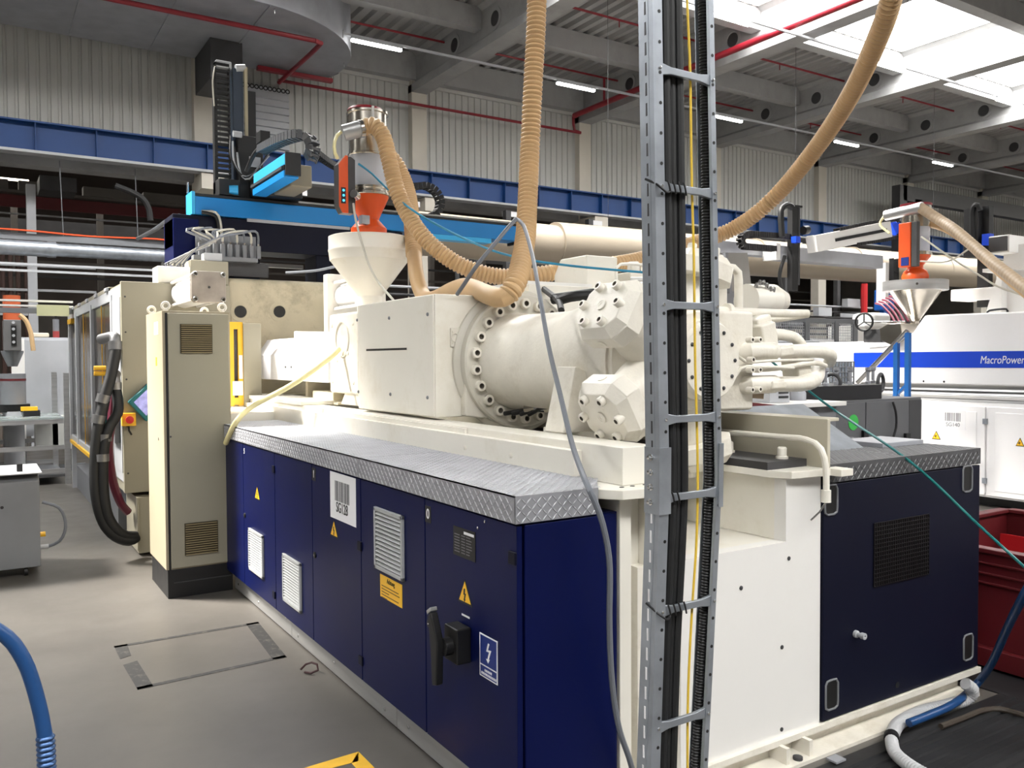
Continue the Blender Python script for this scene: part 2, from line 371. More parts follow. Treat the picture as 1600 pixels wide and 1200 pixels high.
for k, o in enumerate(lamp_row(10.93, 7.8, 11.1, 3, 4.77, 'white lighting track crossing the hall in front of the skylight', 'lamps on the nearer lighting track', lampm)):
    o['label'] = 'bright lamp on the lighting track by the skylight, ' + ordn[k]
# ---- sprinkler and fire pipes
fp = thing('sprinkler_main_pipe', 'red fire main pipe running under the roof towards the rear wall', 'pipe', (13.45, 12, 8.02))
MB().tube([(13.45, 5, 8.07), (13.45, 18.05, 8.07)], .07, 12, step=9).build('main_pipe', redp, fp)
MB().tube([(13.45, 16.8, 8.1), (13.45, 16.8, 8.7)], .03, 8, step=9).build('riser', redp, fp)
MB().cyl((13.45, 13.8, 8.1), (13.45, 13.8, 8.7), .03, n=8).build('riser', redp, fp)
for y in (13.8, 16.8):
    q = thing('sprinkler_branch_pipe', 'thin red sprinkler branch pipe under the roof deck, ' + ('row nearer the skylight' if y < 15 else 'row nearer the rear wall'), 'pipe', (15, y, 8.68))
    for a, b in zip(XC[:-1], XC[1:]):
        MB().cyl((a+.5, y, 8.7), (b-.12, y, 8.7), .025, n=8).build('pipe_run', redp, q)
        MB().cyl((a+2.4, y, 8.55), (a+2.4, y, 8.7), .012, n=6).build('sprinkler_head', redp, q)
q = thing('wall_fire_pipe', 'thin red pipe running along the upper rear wall', 'pipe', (9, 18.1, 7.6))
MB().tube([(5.6, 18.1, 7.66), (13.2, 18.1, 7.66), (13.44, 18.1, 7.70), (13.45, 18.1, 8.05)], .035, 10, step=.2).build('pipe_run', redp, q)
q = thing('duct_fire_pipe', 'red pipe hung below the big grey air duct, bent at a right angle', 'pipe', (4, 15.4, 7.55))
MB().tube([(-3, 15.37, 7.6), (5.45, 15.37, 7.6)], .045, 10, step=9).build('pipe_run', redp, q)
MB().tube([(5.45, 15.37, 7.6), (5.6, 15.45, 7.6), (5.6, 18.05, 7.6)], .045, 10, step=.3).build('pipe_run', redp, q)
MB().box(5.0, 6.6, 17.5, 17.62, 7.62, 7.7).build('bracket', redp, q)
# ---- air duct hood
hd = thing('air_duct_hood', 'large grey sheet metal air duct with rounded end under the roof', 'duct', (3.5, 16.5, 7.72))
pol = [(-6, 17.9), (6.5, 17.95), (6.66, 17.3)]
for i in range(15):
    a = math.radians(10-i*7.2); pol.append((4.0+2.62*math.cos(a)+.02, 17.0+2.45*math.sin(a)))
pol += [(3.6, 14.55), (-6, 14.55)]
MB().prism(pol, 'z', 7.75, 8.95).build('duct_shell', galvd, hd, bev=.01)
mb = MB()
for x in (-4, -2.6, -1.2, .2, 1.6, 3.0, 4.4): mb.box(x-.012, x+.012, 14.6, 17.9, 7.735, 7.75)
mb.build('seam', galvd, hd)
MB().box(3.85, 4.45, 16.6, 17.9, 7.0, 7.75).build('drop_duct', darkg, hd, bev=.01)
for p in ((4.5, 14.7), (5.9, 15.1), (6.5, 16.6), (6.6, 17.6)): MB().cyl((p[0], p[1], 7.66), (p[0], p[1], 7.8), .012, n=6).build('hanger_rod', chrome, hd)
lv = thing('wall_louvre', 'metal sheet shutter with horizontal bands on the rear wall', 'shutter', (5.35, 18.0, 6.05)); MB().box(4.7, 5.85, 18.2, 18.3, 6.0, 7.5).build('backing', lgrey, lv)
for k in range(9): MB().prism([(18.2, 6.05+k*.15), (18.15, 6.06+k*.15), (18.2, 6.19+k*.15)], 'x', 4.7, 5.85).build('slat', lgrey, lv)
mb = MB()
for k in range(12): mb.torus((4.75+k*.095, 18.08, 7.44-.0*k), (0, 1, 0), .04, .012, 12, 6)
mb.build('chain_links', black, lv)
# ---- large beige pipe
pp = thing('large_beige_pipe', 'wide beige insulated pipe running across the hall below the crane beam', 'pipe', (16, 13, 3.35))
MB().cyl((6.2, 13, 3.8), (9.2, 13, 3.79), .37, n=32).build('pipe_shell', pipeb, pp)
MB().cyl((9.2, 13, 3.82), (32, 13, 4.08), .40, n=32).build('pipe_shell', pipeb, pp)
for x in (11.5, 14.6, 18, 21.8, 25.6): MB().cyl((x, 13, 3.845+(x-9.2)*.0114), (x+.05, 13, 3.845+(x-9.2)*.0114), .405, n=32).build('pipe_band', pipeb, pp)
MB().box(8.35, 8.5, 12.6, 12.64, 3.75, 3.95).build('marker', redb, pp)
for x in (10.5, 16, 21.5, 27): MB().cyl((x, 13, 4.2), (x, 13, 8.9), .004, n=6).build('hanger_rod', darkg, pp)
q = thing('spiral_air_duct', 'shiny round galvanised duct crossing the far left of the hall', 'duct', (-1, 15, 3.25))
mb = MB().tube([(-6, 15, 3.40), (1.05, 15, 3.40)], .115, 18, rib=.16, amp=.003); mb.build('duct_section', galv, q)
mb = MB().tube([(1.05, 15, 3.40), (3.4, 15, 3.40)], .10, 18, rib=.1, amp=.003); mb.build('duct_section', galv, q)
MB().cyl((.98, 15, 3.4), (1.1, 15, 3.4), .125, n=18).build('duct_collar', galv, q)
q = thing('cable_trunking', 'grey metal cable trunking above the round galvanised duct', 'trunking', (-1, 15.3, 3.5))
MB().box(-6, 3.4, 15.25, 15.45, 3.56, 3.66).build('channel', greyp, q)
for dz in (3.13, 3.03): MB().box(-6, 3.4, 14.9, 14.94, dz, dz+.035).build('rail', lgrey, q)
tag(MB().tube([(-3, 15.28, 3.70), (-1, 15.25, 3.69), (.6, 15.2, 3.70), (1.6, 15.25, 3.68), (2.6, 15.2, 3.70), (3.3, 15.25, 3.67)], .014, 6).build('orange_cable', orangec), 'orange cable lying on the grey cable trunking at far left', 'cable')
# ---- far hall clutter
for i, (x, l) in enumerate(((-2.2, 'dim strip lamp of the far hall, left'), (2.1, 'dim strip lamp of the far hall, right'))):
    tag(MB().box(*((-1.6, (1.151,23,5.913)[0]) if not i else ((4.046,23,5.855)[0], (4.727,23,5.873)[0])), 23.0, 23.06, *(((1.151,23,5.898)[2], (1.152,23,5.943)[2]) if not i else ((4.352,23,5.852)[2], (4.353,23,5.901)[2]))).build('strip_lamp', lampd), l, 'lamp', 'strip lamps of the far hall')
q = thing('far_hall_beam', 'pale precast beam with dark gaps in the far hall', 'beam', (5, 22, 4.3))
zb0, zb1 = (2.464,22,5.518)[2], (2.468,22,5.727)[2]
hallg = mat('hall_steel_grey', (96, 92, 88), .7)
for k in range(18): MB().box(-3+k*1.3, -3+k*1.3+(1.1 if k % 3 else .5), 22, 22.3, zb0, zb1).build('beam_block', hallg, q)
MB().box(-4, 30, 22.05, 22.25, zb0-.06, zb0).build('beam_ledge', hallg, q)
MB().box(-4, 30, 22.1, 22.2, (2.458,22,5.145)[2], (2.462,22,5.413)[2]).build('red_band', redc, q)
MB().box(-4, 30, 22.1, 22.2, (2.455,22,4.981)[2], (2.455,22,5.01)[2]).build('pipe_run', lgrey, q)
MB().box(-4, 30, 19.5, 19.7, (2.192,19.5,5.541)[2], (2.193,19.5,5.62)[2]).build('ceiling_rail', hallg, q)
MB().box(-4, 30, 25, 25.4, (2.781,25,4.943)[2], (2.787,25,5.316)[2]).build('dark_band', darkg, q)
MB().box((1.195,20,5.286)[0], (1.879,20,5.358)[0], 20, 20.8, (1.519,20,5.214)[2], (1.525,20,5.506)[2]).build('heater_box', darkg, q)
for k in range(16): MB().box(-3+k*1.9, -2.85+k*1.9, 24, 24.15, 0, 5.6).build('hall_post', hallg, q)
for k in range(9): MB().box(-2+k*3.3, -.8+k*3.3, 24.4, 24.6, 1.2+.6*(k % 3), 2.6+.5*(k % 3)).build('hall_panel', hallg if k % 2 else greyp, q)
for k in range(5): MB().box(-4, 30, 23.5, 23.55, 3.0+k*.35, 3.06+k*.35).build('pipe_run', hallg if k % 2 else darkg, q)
q = thing('cable_drop_rods', 'thin steel hanger rods above the far left duct', 'rods', (1, 15.4, 3.6))
for x, z in ((1.45, 3.66), (2.75, 3.95), (-.1, 3.66)): MB().cyl((x, 18.0 if x > 2 else 17.9, z-.0), (x-.05, 17.9, 5.4), .010, n=6).build('rod', greyp, q)
tag(MB().tube([(2.028,15.5,4.584),(2.273,15.5,4.503),(2.441,15.5,4.412),(2.539,15.5,4.26),(2.566,15.5,4.045)], .05, 10).build('black_loop_hose', black), 'black bent hose hanging in the dark far hall at left', 'hose')
tag(MB().tube([(2.283,15,3.66),(2.193,13,3.526),(2.018,11,3.366),(1.8,9.2,3.141)], .03, 8).build('grey_flexible_conduit', greyp), 'grey flexible conduit rising from the duct to the navy frame', 'conduit')
q = thing('process_pipes', 'bank of vertical brown pipes on the far left wall', 'pipes', (.5, 20, 0))
for k, px in enumerate((4, 16, 28, 41)):
    p = [(0.506,20,3.541), (0.639,20,3.548), (0.774,20,3.555), (0.922,20,3.563)][k]
    MB().cyl((p[0], 20, .3), (p[0], 20, 4.05), .045, n=8).build('pipe_run', mat('brown_pipe', (70, 48, 42), .6), q)
for z in (2.6, 3.1, 3.6): MB().box(-1.5, 2.2, 19.9, 19.95, z, z+.05).build('clamp_rail', lgrey, q)
tag(MB().box((0.977,19,2.474)[0]-.08, (0.977,19,2.474)[0]+.08, 18.9, 19.1, 0, 5.1).build('steel_post', lgrey), 'light grey steel post at the far left behind the work frames', 'post')
q = thing('right_pipe_rack', 'dark pipe rack under the large beige pipe, beyond the machines', 'pipe rack', (14, 16.5, 0))
for k in range(7): MB().cyl((6.5, 16.5, 2.2+k*.17), (24, 16.5, 2.2+k*.17), .03, n=6).build('pipe_run', darkg if k % 3 else lgrey, q)
for x in (8, 10.4, 12.8, 15.2, 17.6, 20, 22.4): MB().box(x, x+.14, 16.6, 16.75, 0, 5.1).build('upright', greyp if int(x) % 2 else darkg, q)
for k in range(8): MB().box(8.2+k*2.1, 9.7+k*2.1, 16.9, 17.0, 0, 2.6+.5*(k % 3)).build('back_panel', lgrey if k % 2 else colm, q)
for k in range(12): MB().box(7.5+k*1.35, 8.1+k*1.35, 16.2, 16.4, 2.3+.3*(k % 4), 2.55+.3*(k % 4)).build('junction_box', lgrey if k % 3 else greyp, q)
for x in (9.0, 9.25, 9.5, 16.4, 16.6, 16.8): MB().cyl((x, 16.4, 0), (x, 16.4, 4.6), .05, n=8).build('pipe_riser', darkg, q)
tag(MB().cyl(((22.862,16,2.803)[0], 16, 0), ((22.862,16,2.803)[0], 16, 3.9), .1, n=10).build('red_standpipe', redb), 'red vertical pipe between the mesh fence and the white machine', 'pipe')
for i in range(5):
    tag(MB().box(7+i*3.1, 8.2+i*3.1, 25+i % 2, 26, 0, 2.2+.5*(i % 3)).build('far_machine', darkg if i % 2 else greyp, bev=.02), 'dark machine block far back in the low hall, '+('leftmost', 'second from left', 'middle', 'fourth from left', 'rightmost')[i], 'machine', 'machine blocks in the low hall')
mb = MB()
for k in range(9): mb.box(5.5+k*2.6, 5.9+k*2.6, 17.2, 17.25, 5.08, 5.2)
tag(mb.build('small_box_signs', signw), 'small pale boxes fixed under the crane beam', 'boxes', kind='stuff')
# ================================================================ LEFT ELECTRICAL CABINET
FX = 1.5
ec = thing('electrical_cabinet', 'long navy blue electrical cabinet row with a grey tread plate top, beside the machine', 'cabinet', (1.72, 4.3, 0))
YS = [6.39, 5.725, 5.02, 4.355, 3.68, 3.015, 2.335]
MB().box(1.53, 1.93, 2.345, 6.385, .15, 1.105).build('body', navy, ec)
MB().box(1.53, 1.92, 2.335, 2.35, .15, 1.10).build('side_panel', navy, ec, bev=.003)
for k in range(6):
    MB().box(FX, FX+.022, YS[k+1]+.003, YS[k]-.003, .153, 1.10).build('door', navy, ec, bev=.003)
for a, b in ((2.34, 3.42), (3.425, 4.9), (4.905, 6.2)):
    MB().box(1.555, 1.575, a, b, .012, .15).build('plinth_panel', aluk, ec, bev=.003)
MB().box(1.62, 1.9, 2.4, 6.3, 0, .15).build('plinth_frame', darkg, ec)
for y, z in ((2.5, .06), (3.3, .06), (3.55, .05), (4.2, .07), (4.78, .05), (5.0, .1), (5.6, .05), (6.1, .06)): screw(ec, (1.555, y, z), (-1, 0, 0), .009)
def plate_relief(faces, name, parent, mt):
    """raised lozenges of tread plate. faces: (origin, u, v, nu, nv, normal)"""
    mb = MB()
    for o, u, v, lu, lv, n, ok in faces:
        o = Vector(o); u = Vector(u); v = Vector(v); n = Vector(n); p = .021
        for i in range(int(lu/p)):
            for j in range(int(lv/p)):
                a = (i+.5)*p; b = (j+.5)*p
                if ok and not ok(a, b): continue
                d = (u+v).normalized() if (i+j) % 2 else (u-v).normalized(); e = n.cross(d); c = o + u*a + v*b
                mb.add([c-d*.0150, c-e*.0030, c+d*.0150, c+e*.0030, c+n*.0024-d*.009, c+n*.0024+d*.009], [(0, 1, 4), (1, 2, 5), (1, 5, 4), (2, 3, 5), (3, 0, 4), (3, 4, 5)])
    return mb.build(name, mt, parent, kind='stuff', flat=True)
for a, b in ((2.331, 3.672), (3.677, 5.88), (5.885, 6.395)):
    xi = 1.99
    if a < 2.4: pol = [(1.49, a), (1.835, a), (1.94, 2.47), (xi, 2.6), (xi, b), (1.49, b)]
    else: pol = [(1.49, a), (xi, a), (xi, b), (1.49, b)]
    t_ = MB().prism(pol, 'z', 1.195, 1.2)
    t_.box(1.49, 1.494, a, b, 1.108, 1.2)
    if a < 2.4: t_.box(1.49, 1.835, a-.002, a+.003, 1.108, 1.2)
    tp = t_.build('tread_plate', alub, ec)
    F_ = [((1.492, a, 1.2), (1, 0, 0), (0, 1, 0), xi-1.49, b-a, (0, 0, 1), (lambda u, v: u < .34+max(0, v*.8)) if a < 2.4 else None),
          ((1.49, b, 1.108), (0, -1, 0), (0, 0, 1), b-a, .0935, (-1, 0, 0), None)]
    if a < 2.4: F_.append(((1.49, a-.002, 1.108), (1, 0, 0), (0, 0, 1), .345, .0935, (0, -1, 0), None))
    plate_relief(F_, 'tread_relief', tp, alu)
def vent(parent, r, n, mt=None, x=FX):
    y0, y1, zt, zb = r; yl, yr = max(y0, y1), min(y0, y1); mt = mt or ventw; wd = .018
    fr = MB(); t = .014
    fr.box(x-t, x, yr, yl, zt-wd, zt); fr.box(x-t, x, yr, yl, zb, zb+wd); fr.box(x-t, x, yr, yr+wd, zb, zt); fr.box(x-t, x, yl-wd, yl, zb, zt)
    f = fr.build('vent_grille', mt, parent, bev=.003)
    MB().box(x-.002, x, yr+wd, yl-wd, zb+wd, zt-wd).build('vent_opening', signk, f)
    h = (zt-zb-2*wd)/n; z = zb+wd
    s0 = MB().prism([(x-.002, z+h*.82), (x-.002, z+h*.72), (x-.0135, z+h*.22), (x-.0145, z+h*.34)], 'y', yr+wd, yl-wd).build('slat', mt, f)
    for k in range(1, n): clone_part(s0, (0, 0, h*k))
    return f
vent(ec, (5.58,5.26,0.56,0.286), 15); vent(ec, (4.854,4.537,0.532,0.254), 15); vent(ec, (3.502,3.205,1,0.724), 13)
def flat_sign(parent, r, mt, name, t=.0012, x=FX):
    y0, y1, zt, zb = r; return MB().box(x-t, x, y0, y1, zb, zt).build(name, mt, parent)
def barcode(parent, y0, y1, zt, zb, x, code, sz, m2=signg):
    random.seed(9); mb = MB(); y = y0; e = x-.0022
    while y > y1:
        wd = random.choice((.003, .005, .008)); mb.box(e, x-.001, y, y-wd, zb, zt); y -= wd + random.choice((.003, .004, .007))
    mb.build('barcode', m2, parent)
sg = (4.077,3.737,1.097,0.863)
s = flat_sign(ec, (sg[0], sg[1], min(sg[2], 1.095), sg[3]), signw, 'barcode_sign')
cy = (sg[0]+sg[1])/2; hw = abs(sg[0]-sg[1])/2
HS = 1.095-sg[3]; barcode(s, cy+hw*.6, cy-hw*.5, 1.095-.17*HS, 1.095-.60*HS, FX, '', .07); text('lettering', 'SG128', (FX-.002, cy+hw*.05, 1.095-.74*HS), .072, signk, s, sx=.8)
def tri_sign(parent, apex, L_, R_, bolt=True, x=FX):
    c = [(apex[1], apex[2]), (L_[1], L_[2]), (R_[1], R_[2])]; zb = (L_[2]+R_[2])/2; w_ = abs(L_[1]-R_[1])/2; cy = (L_[1]+R_[1])/2; h = apex[2]-zb
    def tri(k): return [(cy, zb+h*(.5+.5*k)-h*.12*(1-k)), (cy+w_*k, zb+h*(1-k)*.35), (cy-w_*k, zb+h*(1-k)*.35)]
    a = MB().prism(tri(1.0), 'x', x-.001, x).build('warning_sign', signk, parent)
    MB().prism([(cy, zb+h*.9), (cy+w_*.8, zb+h*.09), (cy-w_*.8, zb+h*.09)], 'x', x-.0018, x-.001).build('yellow_field', signy, a)
    def Q(u, v): return (cy-w_*u, zb+h*v)
    MB().prism([Q(.05, .62), Q(-.1, .62), Q(-.18, .36), Q(-.02, .38), Q(-.1, .2), Q(-.16, .2), Q(-.02, .08), Q(.1, .2), Q(.04, .2), Q(.18, .44), Q(.02, .42)], 'x', x-.0026, x-.0018).build('lightning_symbol', signk, a)
tri_sign(ec, (1.5,5.385,0.857), (1.5,5.455,0.766), (1.5,5.33,0.767))
tri_sign(ec, (1.5,4.032,0.853), (1.5,4.086,0.767), (1.5,3.972,0.767))
tri_sign(ec, (1.5,2.69,0.847), (1.5,2.744,0.753), (1.5,2.636,0.756))
og = (3.461,3.233,0.704,0.604)
s = flat_sign(ec, og, signy, 'notice_sign'); cy = (og[0]+og[1])/2
text('lettering', 'Achtung', (FX-.0015, cy, og[2]-.018), .03, signk, s, sx=.8)
mb = MB()
for k, (a, b) in enumerate(((0, .9), (0, .95), (0, .4), (0, .9), (0, .3))):
    z = og[2]-.045-k*.013; W_ = abs(og[0]-og[1])*.86; mb.box(FX-.0018, FX-.001, cy+W_/2, cy+W_/2-W_*b, z-.004, z)
mb.build('print_lines', mat('sign_brown_print', (120, 84, 20), .5, var=0), s)
for r, t_ in (((4.349,4.292,1.084,1.016), '1'), ((3.01,2.96,1.074,1.008), '0')):
    s = flat_sign(ec, r, signk, 'number_plate'); text('lettering', t_, (FX-.0016, (r[0]+r[1])/2, (r[2]+r[3])/2), .055, signw, s, bold=True)
p = (1.5,5.685,1.055); s = MB().box(FX-.001, FX, p[1]-.015, p[1]+.015, p[2]-.03, p[2]+.03).build('number_plate', navy, ec); text('lettering', '5', (FX-.0016, p[1], p[2]-.005), .05, signw, s, bold=True)
npr = (2.775,2.611,1.032,0.924); s = flat_sign(ec, npr, signk, 'rating_plate', .002)
mb = MB(); random.seed(3)
for k in range(13):
    z = npr[2]-.03-k*.0105
    if z < npr[3]+.012: break
    for a, b in ((.06, .3), (.38, .55), (.6, .6+random.uniform(.15, .32))): 
        W_ = abs(npr[0]-npr[1]); mb.box(FX-.0027, FX-.002, npr[0]-W_*a, npr[0]-W_*b, z, z+.003)
mb.build('print_lines', signg, s)
W_ = abs(npr[0]-npr[1]); MB().box(FX-.0027, FX-.002, npr[0]-W_*.5, npr[0]-W_*.95, npr[2]-.02, npr[2]-.010).build('print_bar', signw, s)
flat_sign(ec, (2.716,2.658,0.715,0.708), signw, 'small_label')
bs = (2.585,2.463,0.68,0.527); s = flat_sign(ec, bs, signw, 'danger_sign', .0015); W_ = bs[0]-bs[1]; H_ = bs[2]-bs[3]
def inner(a, b, c, d, mt, nm, t=.0022): return MB().box(FX-t, FX-.0015, bs[0]-W_*a, bs[0]-W_*b, bs[2]-H_*c, bs[2]-H_*d).build(nm, mt, s)
inner(.05, .95, .03, .70, signb, 'blue_field'); inner(.05, .95, .735, .97, signb, 'blue_field')
def Q(u, v): return (bs[0]-W_*u, bs[2]-H_*v)
MB().prism([Q(.5, .15), Q(.4, .36), Q(.56, .35), Q(.46, .54), Q(.39, .53), Q(.5, .62), Q(.6, .51), Q(.54, .52), Q(.68, .29), Q(.5, .31), Q(.58, .16)], 'x', FX-.003, FX-.0022).build('lightning_symbol', signw, s)
mb = MB()
for z, a, b in ((.79, .3, .68), (.88, .12, .9)):
    u = a
    while u < b: mb.box(FX-.003, FX-.0022, bs[0]-W_*u, bs[0]-W_*(u+.055), bs[2]-H_*z, bs[2]-H_*(z+.055)); u += .085
mb.build('print_letters', signw, s)
# main switch
ms = (2.77,2.622,0.658,0.562); cy = (ms[0]+ms[1])/2; cz = (ms[2]+ms[3])/2
s = MB().box(FX-.06, FX, cy-.05, cy+.05, cz-.06, cz+.07).build('main_switch', black, ec, bev=.006)
MB().cyl((FX-.09, cy, cz), (FX-.05, cy, cz), .032, n=16).build('switch_shaft', black, s)
hub = Vector((FX-.11, cy+.02, cz))
MB().prism([(cy+.075, cz+.10), (cy+.05, cz+.12), (cy+.0, cz+.02), (cy+.01, cz-.14), (cy+.045, cz-.15), (cy+.055, cz-.02)], 'x', FX-.115, FX-.085).build('switch_lever', black, s, bev=.006)
MB().prism([(cy+.078, cz+.103), (cy+.048, cz+.123), (cy+.054, cz+.137), (cy+.086, cz+.117)], 'x', FX-.115, FX-.085).build('lever_tip', aluk, s, bev=.003)
for px, py in ((428,733),(429,929),(563,853),(565,1032),(802,872)):
    p = {(428,733):(1.5,5.031,1.001),(429,929):(1.5,5.052,0.238),(563,853):(1.5,3.69,0.785),(565,1032):(1.5,3.689,0.246),(802,872):(1.5,2.36,0.99)}[(px,py)]
    MB().box(FX-.008, FX+.002, p[1]-.022, p[1]+.022, p[2]-.022, p[2]+.022).build('hinge', navyd, ec, bev=.003)
for p in ((1.5,5.692,0.622), (1.5,4.315,0.622), (1.5,2.977,0.608)):
    l = MB().lathe([(.016, 0), (.016, .006), (.012, .008)], (FX, p[1], p[2]), (-1, 0, 0), 14).build('lock', black, ec)
    MB().box(FX-.0095, FX-.008, p[1]-.008, p[1]+.004, p[2]-.003, p[2]+.004).build('key_slot', chrome, l)
for p in ((1.5,6.257,0.968), (1.5,2.543,1.082), (1.5,2.593,1.052)): screw(ec, (FX, p[1], p[2]), (-1, 0, 0), .005)
c = tag(MB().tube([(1.42,4.333,0.02),(1.462,4.352,0.04),(1.487,4.303,0.05),(1.502,4.269,0.03),(1.462,4.272,0.01),(1.434,4.312,0.01)], .006, 6).build('floor_cable', mat('brown_cable_end', (58, 30, 34), .5)), 'thin dark cable end on the floor under the navy cabinet', 'cable')
# ================================================================ MACHINE BASE
mbs = thing('machine_base', 'cream welded machine base frame with rails, end wall and notch, behind the cable ladder', 'machine base', (2.4, 4.5, 0))
f = MB(); f.box(1.97, 2.13, 2.36, 8.2, 1.19, 1.33); f.build('rail', cream, mbs, bev=.004, label='left long rail')
f = MB(); f.box(1.93, 1.97, 2.6, 8.2, 1.14, 1.3); f.build('rail_side_plate', cream, mbs, bev=.003)
MB().box(1.60, 1.97, 6.45, 8.1, 1.18, 1.26).build('deck_plate', cream, mbs, bev=.003)
MB().box(1.96, 2.3, 5.9, 7.6, 1.33, 1.36).build('deck_plate', cream, mbs, bev=.003)
MB().box(1.955, 1.97, 3.5, 4.9, 1.2, 1.325).build('rail_cover', cream, mbs, bev=.003)
for y in (2.55, 3.05, 3.45, 4.95, 5.35, 6.0): screw(mbs, (1.93 if y < 3.5 else 1.955, y, 1.24), (-1, 0, 0), .012, .008, creamc)
MB().prism([(1.905, 2.28), (2.18, 2.25), (2.18, 2.62), (1.95, 2.62), (1.935, 2.5), (1.845, 2.36)], 'z', 1.155, 1.19).build('foot_plate', cream, mbs, bev=.003)
for x, y in ((2.0, 2.34), (2.0, 2.42), (2.06, 2.34), (1.95, 2.34)): MB().cyl((x, y, 1.189), (x, y, 1.1915), .009, n=10).build('bolt_hole', signk, mbs)
MB().box(1.945, 2.0, 2.345, 2.7, .08, 1.155).build('corner_post', cream, mbs, bev=.004)
MB().box(2.0, 2.1, 2.42, 2.7, .08, 1.155).build('corner_post', cream, mbs, bev=.004)
MB().box(2.10, 2.2, 2.36, 2.7, .08, 1.155).build('corner_post', cream, mbs, bev=.004)
MB().prism([(2.2, .08), (3.0, .08), (3.0, 1.155), (2.782, 1.155), (2.782, .9), (2.2, .9)], 'y', 2.3, 2.36).build('end_wall', white, mbs)
MB().box(2.2, 2.80, 2.36, 3.1, .88, .8985).build('notch_floor', cream, mbs)
MB().box(2.783, 2.81, 2.34, 3.1, .9, 1.155).build('notch_side', cream, mbs)
MB().box(2.2, 2.8, 3.1, 3.13, .9, 1.2).build('notch_back', cream, mbs)
MB().box(2.2, 2.21, 2.4, 3.1, .9, 1.155).build('notch_side', cream, mbs)
for x, z in ((2.9, .83), (2.86, .47), (2.86, .13), (2.62, .75)): screw(mbs, (x-.1, 2.3, z), (0, -1, 0), .009, .005, darkg)
MB().prism([(2.74, 2.35), (2.78, 2.27), (3.0, 2.25), (3.0, 2.2), (3.08, 2.2), (3.08, 4.6), (2.70, 4.6)], 'z', 1.16, 1.19).build('foot_plate', cream, mbs, bev=.003)
MB().box(2.74, 2.985, 2.36, 4.6, 1.19, 1.222).build('oil_tray', darkg, mbs)
w_ = MB().prism([(2.26, 1.19), (2.26, 1.395), (5.5, 1.395), (5.5, 1.19)], 'x', 2.99, 3.01); w_.box(3.0, 3.12, 2.3, 5.5, 1.38, 1.395); w_.build('side_beam', mat('side_beam_paint', (196, 190, 172), .4, var=.03), mbs, bev=.003)
for y in (2.42, 2.72): MB().lathe([(.026, 0), (.026, .01), (.02, .012), (.02, .045), (.016, .05)], (2.9, y, 1.222), (0, 0, 1), 14).build('bolt', cream, mbs)
mb = MB().tube([(2.93, 4.2, 1.31), (2.93, 2.6, 1.31), (2.93, 2.32, 1.31), (2.93, 2.24, 1.27), (2.93, 2.22, 1.18), (2.93, 2.22, 1.08)], .013, 10).build('drain_pipe', cream, mbs)
MB().cyl((2.93, 2.22, 1.06), (2.93, 2.22, 1.11), .02, n=12).build('pipe_fitting', cream, mbs)
MB().tube([(2.93, 2.22, 1.06), (2.90, 2.22, 1.03), (2.86, 2.24, .99)], .004, 6).build('thin_tube', chrome, mbs)
MB().box(2.05, 3.0, 2.37, 7.8, .1, .88).build('core', creamc, mbs)
MB().box(2.13, 2.85, 3.14, 7.8, .9, 1.19).build('core', creamc, mbs)
MB().box(2.85, 3.0, 4.61, 8.2, 1.19, 1.33).build('rail', cream, mbs, bev=.004)
# base girder
MB().box(1.95, 4.22, 2.28, 2.34, .075, .1).build('girder_flange', creamc, mbs); MB().box(1.95, 4.1, 2.22, 2.42, 0, .015).build('girder_flange', creamc, mbs)
MB().box(1.95, 4.1, 2.33, 2.35, .015, .08).build('girder_web', creamc, mbs)
for x in (2.72, 2.86): MB().box(x, x+.02, 2.24, 2.34, .015, .08).build('girder_rib', creamc, mbs)
MB().lathe([(.02, 0), (.02, .012), (.01, .015)], (2.8, 2.25, .015), (0, 0, 1), 12).build('anchor_bolt', darkg, mbs)
# ================================================================ RIGHT PUMP CABINET
pc = thing('pump_cabinet', 'dark navy pump cabinet with tread plate top at the right front', 'cabinet', (3.6, 2.8, 0))
MB().box(3.02, 4.2, 2.31, 3.5, .1, 1.11).build('body', navyd, pc)
MB().box(3.005, 4.21, 2.29, 2.312, .105, 1.115).build('front_panel', navyd, pc, bev=.004)
for a, b in ((3.035, 3.62), (3.622, 4.205)):
    t_ = MB().box(a, b, 2.29, 3.5, 1.195, 1.2); t_.box(a, b, 2.285, 2.289, 1.122, 1.2)
    if b > 4: t_.box(4.2, 4.205, 2.29, 3.5, 1.122, 1.2)
    tp = t_.build('tread_plate', mat('shaded_tread_base', (84, 84, 86), .5, metal=.2), pc)  # unlit look put into the colour: darker copy of the tread aluminium
    plate_relief([((a, 2.285, 1.122), (1, 0, 0), (0, 0, 1), b-a, .08, (0, -1, 0), None), ((a, 2.29, 1.2), (1, 0, 0), (0, 1, 0), b-a, 1.2, (0, 0, 1), None)], 'tread_relief', tp, mat('shaded_tread_ridge', (120, 120, 122), .45, metal=.3))
MB().prism([(2.62, 1.2), (2.63, 1.2), (3.0, 1.40), (2.99, 1.405)], 'x', 3.14, 3.75).build('sloping_shield', galv, pc)
MB().box(3.8, 4.15, 2.55, 2.8, 1.2, 1.225).build('lid_plate', galvd, pc, bev=.004)
def handle_cup(parent, x, z, y=2.29, w_=.075, h=.12):
    P = []
    for cx, cz, a0 in ((w_/2-.015, h/2-.015, 0), (-w_/2+.015, h/2-.015, 90), (-w_/2+.015, -h/2+.015, 180), (w_/2-.015, -h/2+.015, 270)):
        for k in range(5): a = math.radians(a0+k*22.5); P.append((x+cx*1.0+.018*math.cos(a), z+cz+.018*math.sin(a)))
    r = MB().tube([(a, y-.002, b) for a, b in P] + [(P[0][0], y-.002, P[0][1])], .005, 6, step=.02).build('handle_rim', greyp, parent)
    MB().prism(P, 'y', y-.0015, y-.0005).build('handle_recess', signk, r)
